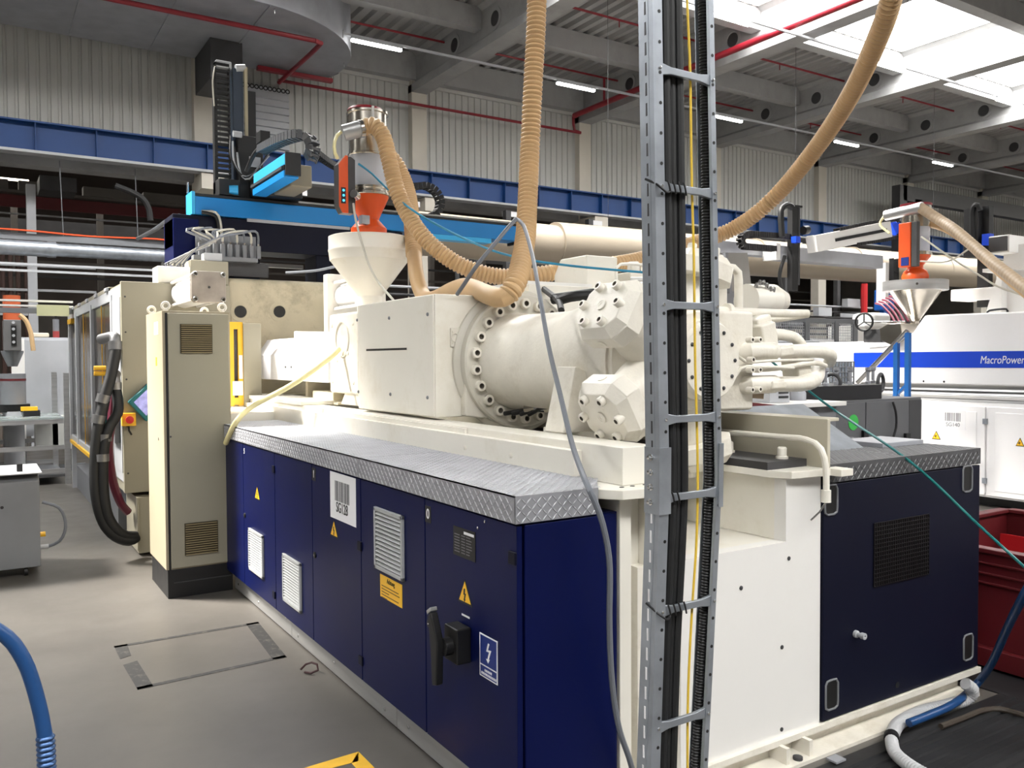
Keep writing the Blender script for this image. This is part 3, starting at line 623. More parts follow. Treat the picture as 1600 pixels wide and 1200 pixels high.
for p in ((3.053,2.29,1.049), (4.094,2.29,1.055), (3.065,2.29,0.211), (4.116,2.29,0.218)): handle_cup(pc, p[0], p[2])
g = MB().box(3.33, 3.70, 2.286, 2.29, .72, .93).build('mesh_grille', navyd, pc)
gr = (3.351,3.771,0.915,0.612)
bpy.data.objects.remove(g)
g = MB().box(gr[0], gr[1], 2.2885, 2.29, gr[3]+.02, gr[2]-.0).build('mesh_grille', black, pc); mb = MB()
for k in range(26): x = gr[0]+(gr[1]-gr[0])*k/25; mb.box(x-.002, x+.002, 2.285, 2.2885, gr[3]+.02, gr[2])
for k in range(16): z = gr[3]+.02+(gr[2]-gr[3]-.02)*k/15; mb.box(gr[0], gr[1], 2.284, 2.2885, z-.002, z+.002)
mb.build('mesh_wires', mat('grille_bronze', (34, 32, 34), .4, metal=.5), g)
p = (3.224,2.29,0.445); k_ = MB().lathe([(.016, 0), (.016, .012), (.010, .016), (.010, .03), (.014, .032), (.014, .05), (.006, .05), (.006, .04), (0, .04)], (p[0], 2.29, p[2]), (0, -1, 0), 16).build('drain_fitting', lgrey, pc)
p = (3.536,2.29,0.152); MB().cyl((p[0], 2.288, p[2]), (p[0], 2.29, p[2]), .014, n=14).build('lock', signk, pc)
# ================================================================ INJECTION UNIT
AX, AZ = 2.52, 1.642
iu = thing('injection_unit', 'cream injection unit with square housing, bolted flange and star-shaped hydraulic motor', 'injection unit', (2.52, 3.9, 1.33))
hs = MB().box(2.05, 3.0, 3.985, 5.05, 1.345, 2.0).build('drive_housing', cream, iu, bev=.006)
MB().box(2.042, 2.05, 3.99, 5.0, 1.35, 1.995).build('side_cover', cream, hs, bev=.003)
sl = (4.892,4.314,1.714,1.71); MB().box(2.0405, 2.042, sl[1], sl[0], sl[2]-.006, sl[2]+.006).build('slot', signk, hs)
for p in ((2.04,4.544,1.896), (2.04,4.049,1.894), (2.04,5.032,1.905), (2.04,4.536,1.452), (2.04,4.057,1.45), (2.04,5.023,1.453)): screw(hs, (2.042, p[1], p[2]), (-1, 0, 0), .010, .008, greyp)
MB().box(2.14, 2.2, 3.975, 3.985, 1.72, 1.82).build('hatch', creamc, hs, bev=.002)
MB().torus((2.165, 3.972, 1.77), (0, 1, 0), .022, .004, 16, 6).build('hatch_ring', creamc, hs)
for x, z in ((2.15, 1.8), (2.15, 1.74), (2.19, 1.8), (2.19, 1.74)): screw(hs, (x, 3.975, z), (0, -1, 0), .005, .004, creamc)
MB().prism([(2.3, 1.335), (2.95, 1.335), (2.95, 1.45), (2.85, 1.75), (2.2, 1.75), (2.2, 1.35)], 'y', 3.93, 3.985).build('front_casting', creamc, iu, bev=.01)
fl_ = MB().lathe([(.40, 0), (.40, .02), (.385, .035), (.37, .04), (.37, .085), (.36, .095), (.25, .095)], (AX+.03, 3.985, AZ), (0, -1, 0), 56).build('flange', mat('cream_front_shade', (208, 204, 192), .36, var=.03, scale=5), iu)  # front-facing shade put into a cream darker than the housing
for k in range(22):
    a = 2*PI*(k+.5)/22; capbolt(fl_, (AX+.03+.315*math.cos(a), 3.89, AZ+.315*math.sin(a)), (0, -1, 0), .029, .028)
bh = MB().lathe([(.265, 0), (.262, .03), (.25, .07), (.248, .55), (.262, .62), (.285, .74), (.30, .80), (.30, .95), (.292, .97), (.292, .99), (.30, 1.0), (.30, 1.12)], (AX, 3.89, AZ), (0, -1, 0), 56).build('motor_neck', creamc, iu)
# star-shaped radial piston motor
YM = 2.66
hub = MB().lathe([(.22, 0), (.29, .03), (.29, .12), (.22, .22), (.20, .34)], (AX, 2.86, AZ), (0, -1, 0), 40).build('motor_hub', creamc, iu)
MB().lathe([(.165, 0), (.165, .06), (.155, .075), (.0, .075)], (AX, 2.53, AZ), (0, -1, 0), 36).build('distributor_cover', creamc, hub)
for k in range(12):
    a = 2*PI*k/12; screw(hub, (AX+.13*math.cos(a), 2.456, AZ+.13*math.sin(a)), (0, -1, 0), .008, .008, darkg)
for k in (0, 1, 2, 4):
    a = math.radians({0: 151, 1: 209, 2: 284, 4: 76}[k]); d = Vector((math.cos(a), 0, math.sin(a))); t = Vector((-math.sin(a), 0, math.cos(a))); yv = Vector((0, 1, 0)); c = Vector((AX, YM, AZ))
    arm = MB().cyl(c+d*.1, c+d*.36, .15, .095, n=28)
    ar = arm.build('cylinder_arm', creamc, iu)
    mb = MB(); OC = []
    wt, wy, ch = .135, .155, .058
    for s1, s2, o1 in ((1, 1, 0), (1, 1, 1), (-1, 1, 0), (-1, 1, 1), (-1, -1, 0), (-1, -1, 1), (1, -1, 0), (1, -1, 1)):
        first = (s1*s2 > 0) ^ (o1 == 1)
        OC.append((s1*(wt if first else wt-ch), s2*(wy-ch if first else wy)))
    def ring(h, k_): return [c + d*h + t*(u*k_) + yv*(v*k_) for u, v in OC]
    rings = ring(.35, 1) + ring(.42, 1) + ring(.462, .78)
    fs = [tuple(range(8))[::-1], tuple(range(16, 24))] + [(j*8+i, j*8+(i+1) % 8, (j+1)*8+(i+1) % 8, (j+1)*8+i) for j in range(2) for i in range(8)]
    hd_ = mb.add(rings, fs).build('cylinder_head', creamc, iu, bev=.004)
    for i in range(6):
        b = PI*(i+.5)/3; p = c + d*.448 + t*(.094*math.cos(b)) + yv*(.11*math.sin(b)); capbolt(hd_, p, d, .020, .038)
    MB().lathe([(.024, 0), (.024, .004), (.018, .004), (.018, .002), (.008, .002), (.008, -.002), (0, -.002)], c+d*.465, d, 20).build('plug', creamc, hd_)
    MB().lathe([(.02, 0), (.02, .003), (.013, .004), (.006, .001), (0, .001)], c+d*.385+t*.135*(-1 if k == 1 else 1), t*(-1 if k == 1 else 1), 16).build('plug', creamc, hd_)
p = (2.322,2.9,1.62); capbolt(hub, (p[0], 2.80, p[2]), (0, -1, 0), .03, .03)
a = MB().prism([(2.11, 1.335), (2.18, 1.62), (2.235, 1.60), (2.27, 1.50), (2.37, 1.41), (2.52, 1.375), (2.68, 1.41), (2.80, 1.52), (2.84, 1.64), (2.92, 1.335)], 'y', 2.92, 3.06).build('support_bracket', creamc, iu, bev=.006)
MB().box(2.2, 2.85, 2.80, 3.2, 1.31, 1.34).build('sledge_plate', creamc, iu, bev=.004)
mb = MB().tube([(2.829,4.1,2.063),(2.716,3.8,1.973),(2.594,3.6,1.906)], .018, 8); mb.tube([(2.75, 3.9, 1.99), (2.9, 3.6, 2.01), (3.2, 3.3, 2.0)], .03, 10); mb.tube([(2.721,3.8,1.973),(2.764,3.7,1.996),(2.95,3.6,1.996)], .028, 10); mb.build('black_hose_bundle', rubber, iu)
mb = MB()
for k in range(4): mb.tube([(2.4+k*.02, 3.86-k*.05, 1.36), (2.5, 3.7-k*.04, 1.385+k*.008), (2.62, 3.5-k*.03, 1.37)], .012, 8)
mb.build('cable_bundle', black, iu)
for k in range(5): MB().cyl((2.44+k*.03, 3.72-k*.05, 1.39+.01*(k % 2)), (2.48+k*.03, 3.66-k*.05, 1.40), .018, n=10).build('cable_gland', lgrey if k % 2 else stainless, iu)
# throat block
tb = MB().box(2.16, 2.44, 5.32, 5.86, 1.42, 1.98).build('throat_block', creamc, iu, bev=.02)
MB().box(2.24, 2.5, 5.06, 5.4, 1.33, 2.0).build('throat_side', creamc, iu, bev=.01)
MB().torus((2.158, 5.6, 1.80), (-1, 0, 0), .12, .008, 24, 6).build('cast_ring', creamc, tb)
MB().prism([(5.35, 1.34), (5.7, 1.34), (5.6, 1.44), (5.35, 1.5)], 'x', 2.18, 2.4).build('pedestal', creamc, iu, bev=.006)
for y, z in ((5.4, 1.9), (5.8, 1.9), (5.4, 1.5), (5.8, 1.5), (5.5, 1.7), (5.7, 1.65)): screw(tb, (2.16, y, z), (-1, 0, 0), .014, .008, creamc)
# barrel cover
bc = thing('barrel_cover', 'long white chamfered barrel guard between the throat block and the fixed platen', 'cover', (2.45, 6.6, 1.49))
MB().prism([(2.15, 1.49), (2.17, 1.49), (2.75, 1.49), (2.75, 1.72), (2.64, 1.84), (2.25, 1.84), (2.15, 1.70)], 'y', 5.87, 7.7).build('cover_shell', mat('cover_white', (226, 226, 230), .4, var=.02), bc, bev=.003)
for y in (7.2, 7.35): screw(bc, (2.15, y-.5, 1.6), (-1, 0, 0), .01, .006, darkg)
MB().box(2.3, 2.6, 7.0, 7.08, 1.84, 1.9).build('cover_bracket', cream, bc)
MB().box(2.2, 2.7, 5.8, 7.9, 1.33, 1.345).build('slide_plate', platenm, mbs)
MB().box(2.25, 2.55, 6.6, 6.66, 1.34, 1.5).build('guide_bracket', platenm, mbs, bev=.004)
MB().box(2.2, 2.9, 5.9, 6.35, 1.345, 1.42).build('guide_block', platenm, mbs, bev=.01)
# ================================================================ HOPPER AND LOADER
HX, HY = 2.45, 5.8
hp = thing('material_hopper', 'cream conical material hopper standing on the machine, under the orange loader', 'hopper', (HX, HY, 2.0))
MB().lathe([(.09, 0), (.09, .14), (.285, .40), (.285, .40)], (HX, HY, 1.98), (0, 0, 1), 40).build('cone', cream, hp)
MB().lathe([(.285, 0), (.292, .06), (.295, .065), (.295, .075), (.292, .08), (.292, .17), (.28, .175), (.1, .18)], (HX, HY, 2.375), (0, 0, 1), 40).build('rim', cream, hp)
MB().lathe([(.12, 0), (.12, .03)], (HX, HY, 1.96), (0, 0, 1), 24).build('outlet_flange', cream, hp)
ld = thing('vacuum_loader', 'orange and steel vacuum loader with clear tube on top of the cream hopper', 'loader', (HX, HY, 2.55))
MB().lathe([(.125, 0), (.13, .005), (.13, .06), (.09, .105), (.075, .12), (.075, .14)], (HX, HY, 2.552), (0, 0, 1), 32).build('outlet_valve', orange, ld)
MB().lathe([(.075, 0), (.145, .15), (.145, .16)], (HX, HY, 2.685), (0, 0, 1), 32).build('orange_cone', orange, ld)
MB().lathe([(.15, 0), (.155, .005), (.155, .02), (.147, .025), (.147, .04), (.153, .045), (.153, .06), (.14, .06)], (HX, HY, 2.845), (0, 0, 1), 32).build('clamp_ring', stainless, ld)
MB().lathe([(.142, 0), (.142, .24)], (HX, HY, 2.9), (0, 0, 1), 32).build('clear_tube', glass, ld)
MB().lathe([(.02, 0), (.125, .05), (.125, .17), (.05, .19)], (HX, HY, 2.9), (0, 0, 1), 24).build('pellet_fill', mat('pale_pellets', (186, 188, 196), .7, var=.1, scale=40), ld)
MB().lathe([(.142, 0), (.147, .005), (.147, .015), (.138, .02), (.138, .14), (.15, .15), (.15, .165), (.14, .17), (.14, .30), (.15, .305), (.15, .32), (.1, .325)], (HX, HY, 3.13), (0, 0, 1), 36).build('steel_head', stainless, ld)
MB().lathe([(.12, 0), (.13, .01), (.12, .025), (0, .03)], (HX-.02, HY, 3.45), (0, 0, 1), 24).build('lid', redp, ld)
for a in (20, 140, 260):
    b = math.radians(a); MB().box(HX+.15*math.cos(b)-.01, HX+.15*math.cos(b)+.01, HY+.15*math.sin(b)-.01, HY+.15*math.sin(b)+.01, 3.26, 3.46).build('toggle_clamp', chrome, ld)
p0 = Vector((2.186,5.6,3.224)); p1 = Vector((2.302,5.55,3.264)); MB().cyl(p0, p1, .056, n=20).build('inlet_spout', aluk, ld)
MB().cyl(Vector((2.274,5.55,3.252)), Vector((2.302,5.55,3.26)), .061, n=20).build('hose_clamp', chrome, ld)
cbx = MB(); x0, z0, z1 = (2.148,5.64,3.043)[0], (2.209,5.64,2.677)[2], (2.213,5.64,3.069)[2]
P = [(x0, z0+.05), (x0+.03, z0), (x0+.12, z0), (x0+.12, z1-.02), (x0+.09, z1), (x0+.05, z1), (x0, z1-.06)]
MB().prism(P, 'y', 5.60, 5.70).build('control_box', darkg, ld, bev=.004)
fc = MB().prism([(x0-.004, z0+.04), (x0+.02, z0-.004), (x0+.062, z0-.004), (x0+.062, z1), (x0+.045, z1+.004), (x0-.004, z1-.06)], 'y', 5.585, 5.60).build('orange_fascia', orange, ld, bev=.004)
pb = MB().box(x0+.008, x0+.042, 5.582, 5.585, z0+.06, z0+.17).build('button_panel', signk, ld)
for k in range(3): MB().cyl((x0+.025, 5.578, z0+.08+k*.035), (x0+.025, 5.582, z0+.08+k*.035), .009, n=12).build('button', mat('lit_cyan_button', (90, 190, 230), .4, var=0, emit=(60, 160, 220), es=.4), pb)
MB().cyl((x0+.13, 5.6, z0+.12), (x0+.09, 5.56, z0+.13), .03, n=12).build('connector', chrome, ld)
MB().box(HX-.12, HX-.06, 5.64, 5.70, 2.62, 2.68).build('valve_coil', galv, ld)
MB().tube([(2.167,5.6,3.231),(2.125,5.6,3.185),(2.115,5.6,3.097),(2.149,5.62,3.048)], .012, 8).build('thin_tube', hosey, ld)
tag(MB().tube([(2.231,5.55,2.736),(2.228,5.5,2.61),(2.257,5.45,2.431),(2.26,5.35,2.29),(2.263,5.2,2.162),(2.268,5,2.044),(2.277,4.98,2.023)], .008, 8).build('loader_cable', wcable), 'thin pale cable hanging from the orange loader in front of the cream hopper', 'cable')
# hoses
tag(MB().tube([(2.307,5.55,3.265),(2.362,5.5,3.279),(2.411,5.45,3.204),(2.431,5.4,3.051),(2.459,5.35,2.848),(2.501,5.3,2.691),(2.562,5.2,2.522),(2.655,5.1,2.387),(2.772,5,2.285),(2.937,4.9,2.22),(3.103,4.8,2.206),(3.244,4.7,2.226),(3.448,4.65,2.262),(3.657,4.6,2.291),(3.915,4.6,2.336),(4.248,4.6,2.42),(4.6,4.6,2.528),(4.799,4.5,2.611),(4.851,4.3,2.706),(4.89,4.1,2.849),(4.802,3.8,3.004),(4.658,3.5,3.138),(4.465,3.2,3.26),(4.229,2.9,3.384),(4.065,2.7,3.513),(3.852,2.5,3.733),(3.742,2.4,4.105),(3.765,2.4,4.642)], .0475, 14, rib=.027, amp=.0115).build('suction_hose', hosem), 'long tan ribbed hose curving from the loader behind the ladder up to the roof', 'hose')
tag(MB().tube([(2.743,4,5.667),(2.812,4.1,4.831),(2.833,4.15,4.204),(2.817,4.15,3.645),(2.792,4.15,3.269),(2.768,4.15,2.894),(2.682,4.05,2.534),(2.602,3.95,2.334),(2.469,3.8,2.142),(2.381,3.72,2.037),(2.337,3.72,1.982)], .0475, 14, rib=.027, amp=.0115).build('hanging_suction_hose', hosem), 'tan ribbed suction hose hanging straight down from the roof', 'hose')
sh = thing('smooth_suction_hose', 'smooth tan hose over the housing top, ribbed where it climbs to the loader', 'hose', (2.2, 4.5, 2.0))
MB().tube([(2.349,3.72,1.992),(2.307,3.74,1.969),(2.299,3.85,1.993),(2.345,4.05,2.036),(2.417,4.3,2.075),(2.468,4.55,2.077),(2.519,4.8,2.06),(2.539,5,2.049),(2.557,5.15,2.094),(2.564,5.25,2.223),(2.619,5.4,2.391)], .052, 14).build('smooth_section', hosem, sh)
MB().tube([(2.619,5.4,2.382),(2.702,5.6,2.594),(2.785,5.8,2.828),(2.815,5.95,3.015),(2.77,6,3.161),(2.697,5.98,3.212)], .0475, 14, rib=.027, amp=.0115).build('ribbed_section', hosem, sh)
tag(MB().tube([(2.475,3.85,2.408),(2.378,3.8,2.332),(2.298,3.8,2.243),(2.212,3.82,2.14),(2.176,3.9,2.042),(2.171,3.96,1.999)], .011, 8).build('grey_cable', gcable), 'grey cable running from the hanging hose down to the housing top', 'cable')
tag(MB().tube([(2.507,3.9,2.418),(2.491,3.8,2.368),(2.347,3.5,2.164),(2.183,3.2,1.948),(2.058,2.95,1.709),(1.941,2.7,1.503),(1.845,2.5,1.348),(1.776,2.35,1.263),(1.727,2.24,1.214),(1.757,2.22,1.128),(1.79,2.22,1.009),(1.798,2.22,0.917),(1.811,2.24,0.755),(1.838,2.26,0.541),(1.877,2.27,0.36),(1.944,2.28,0.2),(1.983,2.28,-0.002)], .0105, 8).build('grey_cable', gcable), 'long grey cable hanging from the suction hose down past the navy cabinet corner', 'cable')
tag(MB().tube([(2.292,5.6,3.026),(2.366,5.55,2.962),(2.449,5.5,2.865),(2.492,5.2,2.675),(2.628,5,2.53),(2.735,4.6,2.353),(2.827,4.3,2.259),(2.969,4.1,2.213),(3.14,3.95,2.185),(3.357,3.8,2.16)], .0075, 8).build('turquoise_hose', turq), 'thin turquoise air hose from the loader to the machine top', 'hose')
tag(MB().tube([(2.82,2.7,1.857),(3.03,2.8,1.795),(3.368,2.9,1.65),(3.7,2.95,1.5),(3.806,2.85,1.385),(3.695,2.6,1.305),(3.604,2.35,1.216),(3.534,2.15,1.125),(3.533,1.95,0.967),(3.499,1.8,0.874),(3.572,1.7,0.755)], .0062, 8).build('teal_air_hose', teal), 'thin teal air hose stretched diagonally in front of the right navy cabinet', 'hose')
tag(MB().tube([(1.478,6.086,1.075),(1.475,5.982,1.137),(1.5,5.853,1.25),(1.6,5.916,1.322),(1.68,5.852,1.38),(1.8,5.619,1.485),(1.95,5.572,1.592),(2.08,5.589,1.683),(2.14,5.611,1.732)], .019, 12).build('pale_yellow_hose', hosey), 'pale yellow plastic hose from the throat block down over the tread plate edge', 'hose')
# ================================================================ TANK BLOCK AND VALVES BEHIND LADDER
tk = thing('hydraulic_top_block', 'cream block with chamfered top and long cover behind the motor, partly behind the ladder', 'machine block', (3.2, 4.3, 1.9))
b_ = (3.376,4.4,2.156); 
MB().prism([(4.2, 2.0), (4.55, 2.0), (4.55, 2.2), (4.48, 2.3), (4.2, 2.3)], 'x', 3.22, 3.47).build('block', cream, tk, bev=.01)
MB().box(3.49, 3.95, 4.1, 4.5, 1.95, 2.2).build('block', creamc, tk, bev=.01)
MB().prism([(2.72, 1.9), (3.56, 1.9), (3.50, 2.09), (2.72, 2.09)], 'y', 4.1, 4.22).build('long_cover', cream, tk, bev=.006)
MB().box(2.72, 3.2, 4.12, 5.0, 2.09, 2.11).build('cover_lid', white, tk)
for x in (3.55, 3.66, 3.78): MB().lathe([(.04, 0), (.04, .1), (.03, .12), (0, .12)], (x, 4.14, 2.15), (0, 0, 1), 14).build('valve', creamc, tk)
MB().tube([(3.293,4,2.12),(3.294,4,2.205),(3.329,4,2.227),(3.482,4,2.235),(3.534,4,2.21),(3.534,4,2.131)], .01, 8).build('grab_rail', cream, tk)
MB().tube([(3.319,3.9,2.121),(3.401,3.85,2.121),(3.613,3.8,2.134)], .02, 8).build('pipe_run', white, tk)
vb = thing('valve_block', 'cream hydraulic valve block with a tangle of thick pipes right of the cable ladder', 'valve block', (3.0, 2.8, 1.34))
MB().prism([(2.72, 1.42), (2.95, 1.42), (2.95, 1.86), (2.72, 1.86), (2.6, 1.75), (2.6, 1.5)], 'y', 2.62, 3.2).build('block', creamc, vb, bev=.015)
MB().box(2.98, 3.3, 3.1, 3.5, 1.8, 2.06).build('block', cream, vb, bev=.02)
MB().box(2.6, 3.1, 3.1, 3.6, 1.33, 1.5).build('block', creamc, vb, bev=.02)
def pipe(nm, L_, r, mt=creamc): return MB().tube(L_, r, 14).build(nm, mt, vb)
pipe('thick_pipe', [(2.965,2.7,1.48),(2.962,2.66,1.534),(3.044,2.62,1.533),(3.239,2.6,1.53),(3.321,2.6,1.54),(3.422,2.65,1.562),(3.561,2.75,1.597)], .036)
pipe('pipe_elbow', [(2.901,2.68,1.52),(2.885,2.62,1.531),(2.937,2.6,1.533),(3.042,2.6,1.534)], .042)
pipe('thick_pipe', [(2.964,2.7,1.665),(2.97,2.66,1.682),(3.043,2.62,1.682),(3.238,2.6,1.682),(3.399,2.6,1.679),(3.487,2.62,1.661),(3.65,2.75,1.629)], .030)
pipe('pipe_elbow', [(2.901,2.68,1.662),(2.884,2.62,1.679),(2.936,2.6,1.684),(3.041,2.6,1.682)], .042)
pipe('bent_pipe', [(3.073,2.8,1.772),(3.228,2.78,1.767),(3.33,2.75,1.761),(3.4,2.75,1.743),(3.448,2.75,1.696)], .028)
pipe('long_pipe', [(2.841,2.8,1.872),(2.924,2.78,1.87),(3.193,2.75,1.866),(3.417,2.7,1.866)], .020)
pipe('long_pipe', [(3.128,2.85,1.836),(3.263,2.85,1.838),(3.32,2.8,1.844),(3.481,2.75,1.867)], .018)
pipe('tall_pipe', [(3.066,3,2.099),(3.2,3,2.106),(3.255,3,2.09),(3.264,3,2.039),(3.265,3,1.884)], .022)
pipe('thin_pipe', [(2.625,2.55,1.702),(2.702,2.55,1.703),(2.819,2.55,1.637),(2.962,2.55,1.639),(3.265,2.55,1.643)], .007)
pipe('thin_pipe', [(2.607,2.55,1.533),(2.714,2.55,1.531),(2.792,2.55,1.609),(2.92,2.55,1.613),(3.132,2.55,1.606)], .007)
pipe('thin_pipe', [(2.677,2.6,1.61),(3.02,2.6,1.601),(3.329,2.6,1.628),(3.423,2.6,1.612)], .012)
for L_ in ([(3.075,2.72,1.844),(3.115,2.72,1.71)], [(3.06,2.68,1.812),(3.095,2.68,1.65)], [(3.266,2.66,1.71),(3.295,2.66,1.558)], [(3.288,2.64,1.574),(3.298,2.64,1.51)], [(3.112,2.62,1.705),(3.116,2.62,1.658)], [(3.041,2.6,1.551),(3.042,2.6,1.511)]):
    MB().bar(L_[0], L_[1], .10, .10).build('manifold', creamc, vb, bev=.012)
for p in ((2.775,2.5,1.729), (2.823,2.5,1.73), (2.776,2.5,1.601), (2.823,2.5,1.601), (2.776,2.5,1.517), (2.824,2.5,1.518), (2.78,2.5,1.645)):
    capbolt(vb, p, (0, -1, 0), .013, .03)
for c_, r_ in (((3.045,2.6,1.682), .036), ((3.046,2.6,1.534), .036), ((3.183,2.76,1.763), .034), ((3.052,2.8,1.772), .036), ((2.953,2.78,1.871), .03)):
    MB().cyl(Vector(c_)-V(.01, 0, 0), Vector(c_)+V(.012, 0, 0), r_+.006, n=18).build('pipe_collar', creamc, vb)
tkk = MB().cyl((3.874,3.5,1.993), (4.097,3.5,2), .10, n=28).build('filter_drum', cream, vb)
MB().lathe([(.08, 0), (.08, .05), (.05, .1), (0, .11)], (4.092,3.5,2), (1, -.4, 0), 20).build('filter_cap', creamc, vb)
for k in range(6): screw(vb, Vector((3.915,3.42,2.064)) + V(.03*k-.05, 0, .02*math.sin(k)), (0, -.3, 1), .012, .03, chrome)
MB().bar((2.741,2.7,1.504), (3.036,2.65,1.48), .03, .03).build('lower_pipe', mat('brownish_pipe', (170, 150, 130), .4), vb)
# ================================================================ CLAMP SIDE
cc = thing('tall_cabinet', 'tall narrow pebble-grey control cabinet with two brown vent grilles and black plinth', 'cabinet', (1.32, 6.5, 0))
MB().box(1.09, 1.545, 6.2, 6.84, .2, 2.0).build('body', mat('cabinet_lit_side', (160, 150, 128), .5, var=.02), cc, bev=.004)  # sunlit side tone put into the body colour, warmer than the door
MB().box(1.122, 1.535, 6.185, 6.2, .21, 1.985).build('door', beige, cc, bev=.006); MB().box(1.108, 1.122, 6.194, 6.2, .2, 1.985).build('door_gap', signk, cc)
pn = MB().box(1.1, 1.54, 6.2, 6.83, 0, .2).build('plinth', black, cc, bev=.003)
MB().box(1.14, 1.53, 6.192, 6.2, .105, .112).build('plinth_joint', darkg, pn)
for r in ((1.203,1.419,1.91,1.706), (1.211,1.437,0.518,0.292)):
    x0, x1, zt, zb = r; g = MB().box(x0, x1, 6.178, 6.185, zb, zt).build('vent_grille', mat('brown_vent_gap_shade', (66, 58, 38), .6), cc, bev=.002)  # gap shade behind the slats put into this dark backing colour
    h = (zt-zb)/14; s0 = MB().box(x0+.006, x1-.006, 6.168, 6.178, zb+h*.2, zb+h*.6).build('slat', mat('slat_brown_plastic', (140, 126, 92), .6), g)
    for k in range(1, 14): clone_part(s0, (0, 0, h*k))
for p in ((1.12, 6.23), (1.12, 6.78), (1.50, 6.23), (1.50, 6.78)):
    e = MB().torus((p[0], p[1], 2.035), (.3, 1, 0), .024, .009, 18, 8).build('lifting_eye', cream, cc); MB().cyl((p[0], p[1], 2.0), (p[0], p[1], 2.014), .016, n=12).build('eye_collar', cream, e)
MB().box(1.0885, 1.09, 6.35, 6.5, 1.84, 1.93).build('sticker', signw, cc); MB().box(1.0885, 1.09, 6.42, 6.46, 1.62, 1.68).build('sticker', signy, cc)
MB().cyl((1.088, 6.4, 1.1), (1.09, 6.4, 1.1), .012, n=10).build('lock', chrome, cc)
screw(cc, (1.13, 6.185, 1.13), (0, -1, 0), .007, .004, darkg)
# clamp machine body
cl = thing('clamp_guard_housing', 'light grey clamp unit guard with smoked windows and beige front panel behind the tall cabinet', 'machine guard', (1.3, 10, 0))
MB().box(1.05, 1.95, 7.8, 7.86, .53, 2.33).build('front_panel', beige, cl, bev=.006)
MB().box(1.065, 1.95, 7.86, 8.6, .53, 2.32).build('body', beige, cl)
MB().box(1.14, 1.6, 7.72, 8.3, .02, .5).build('lower_box', beige, cl, bev=.006); MB().box(1.13, 1.15, 7.70, 8.3, .05, .5).build('lower_door', beige, cl, bev=.004)
for z in (2.2, 1.9, 1.5, 1.1, .7): screw(cl, (1.08, 7.8, z), (0, -1, 0), .008, .005, darkg)
for z in (2.0, 1.3, .8): screw(cl, (1.28, 7.8, z), (0, -1, 0), .008, .005, darkg)
p = (1.087,7.8,1.161); e = MB().box(p[0]-.055, p[0]+.055, 7.74, 7.8, p[2]-.055, p[2]+.055).build('emergency_stop', yellow, cl, bev=.006); MB().lathe([(.018, 0), (.018, .02), (.032, .025), (.032, .04), (0, .045)], (p[0], 7.74, p[2]), (0, -1, 0), 18).build('red_button', redb, e); MB().tube([(p[0], 7.77, p[2]-.055), (p[0], 7.75, p[2]-.10), (p[0]+.02, 7.76, p[2]-.13)], .008, 6).build('lead', black, e)
p = Vector((1.208,7.72,1.308)); dd = MB(); R_ = .17
P = [(p.x-.13, p.z+.0), (p.x+.03, p.z+.16), (p.x+.17, p.z+.0), (p.x+.01, p.z-.17)]
t_ = MB().prism(P, 'y', 7.70, 7.78).build('control_tablet', tealp, cl, bev=.012)
MB().prism([(p.x+(a-p.x)*.68, p.z+(b-p.z)*.68) for a, b in P], 'y', 7.693, 7.70).build('screen', scr, t_)
# guard side with frame and panes
gx = 1.05; ys = [7.86, 8.35, 9.35, 9.9, 10.5, 11.6, 12.5]
MB().box(gx, gx+.05, 7.86, 12.55, 2.2, 2.3).build('top_rail', lgrey, cl, bev=.004); MB().box(gx, gx+.05, 7.86, 12.55, .62, .70).build('bottom_rail', lgrey, cl, bev=.004)
MB().box(gx-.004, gx+.04, 7.87, 8.35, .7, 2.2).build('solid_panel', lgrey, cl)
for y in (8.4, 10.0, 11.6, 12.5): MB().box(gx-.01, gx+.05, y-.05, y+.05, .6, 2.25).build('post', lgrey, cl, bev=.004)
for y in (9.2, 10.85): MB().box(gx+.004, gx+.012, y-.006, y+.006, .7, 2.2).build('orange_strip', yellow, cl)
for a, b in ((8.45, 9.95), (10.05, 11.55), (11.65, 12.45)): MB().box(gx+.02, gx+.026, a, b, .7, 2.2).build('smoked_pane', smoke, cl)
MB().box(gx-.02, gx+.02, 12.0, 12.5, 2.14, 2.2).build('yellow_edge', yellow, cl); MB().box(gx-.02, gx+.02, 10.2, 12.45, .60, .64).build('yellow_edge', yellow, cl)
MB().box(1.4, 1.9, 8.6, 12.5, .3, 2.1).build('inner_works', darkg, cl)
MB().box(1.05, 3.0, 8.6, 12.5, 2.3, 2.34).build('roof', beige, cl, bev=.004)
for y in (8.6, 9.4, 10.2, 11.0, 11.8): MB().box(gx-.02, gx+.1, y, y+.16, 2.3, 2.335).build('roof_clip', lgrey, cl, bev=.006)
MB().box(1.05, 1.1, 12.4, 12.5, 0, .62).build('foot', lgrey, cl); MB().box(1.1, 2.9, 8.6, 12.5, 0, .3).build('base', greyp, cl)
for p, nm in (((0.98,8.909,1.561), 'clip'), ((0.98,9.231,0.832), 'clip')):
    for k in range(2): MB().cyl((.93, p[1]-.2, p[2]-.02+k*.05), (1.03, p[1]-.2, p[2]-.02+k*.05), .022, n=12).build('yellow_clip', yellow, cl)
MB().box(1.0, 1.08, 7.95, 8.3, .95, 1.35).build('junction_box', greyp, cl, bev=.004)
q = thing('side_connection_boxes', 'beige terminal box and block on top of the clamp guard', 'terminal box', (1.5, 7.9, 2.33))
MB().box(1.35, 1.62, 7.84, 8.1, 2.335, 2.48).build('box', cream, q, bev=.004); MB().box(1.62, 1.95, 7.84, 8.1, 2.335, 2.55).build('box', beige, q, bev=.01)
for k in range(4): MB().cyl((1.40+k*.05, 7.9, 2.48), (1.40+k*.05, 7.9, 2.52), .012, n=8).build('gland', chrome, q)
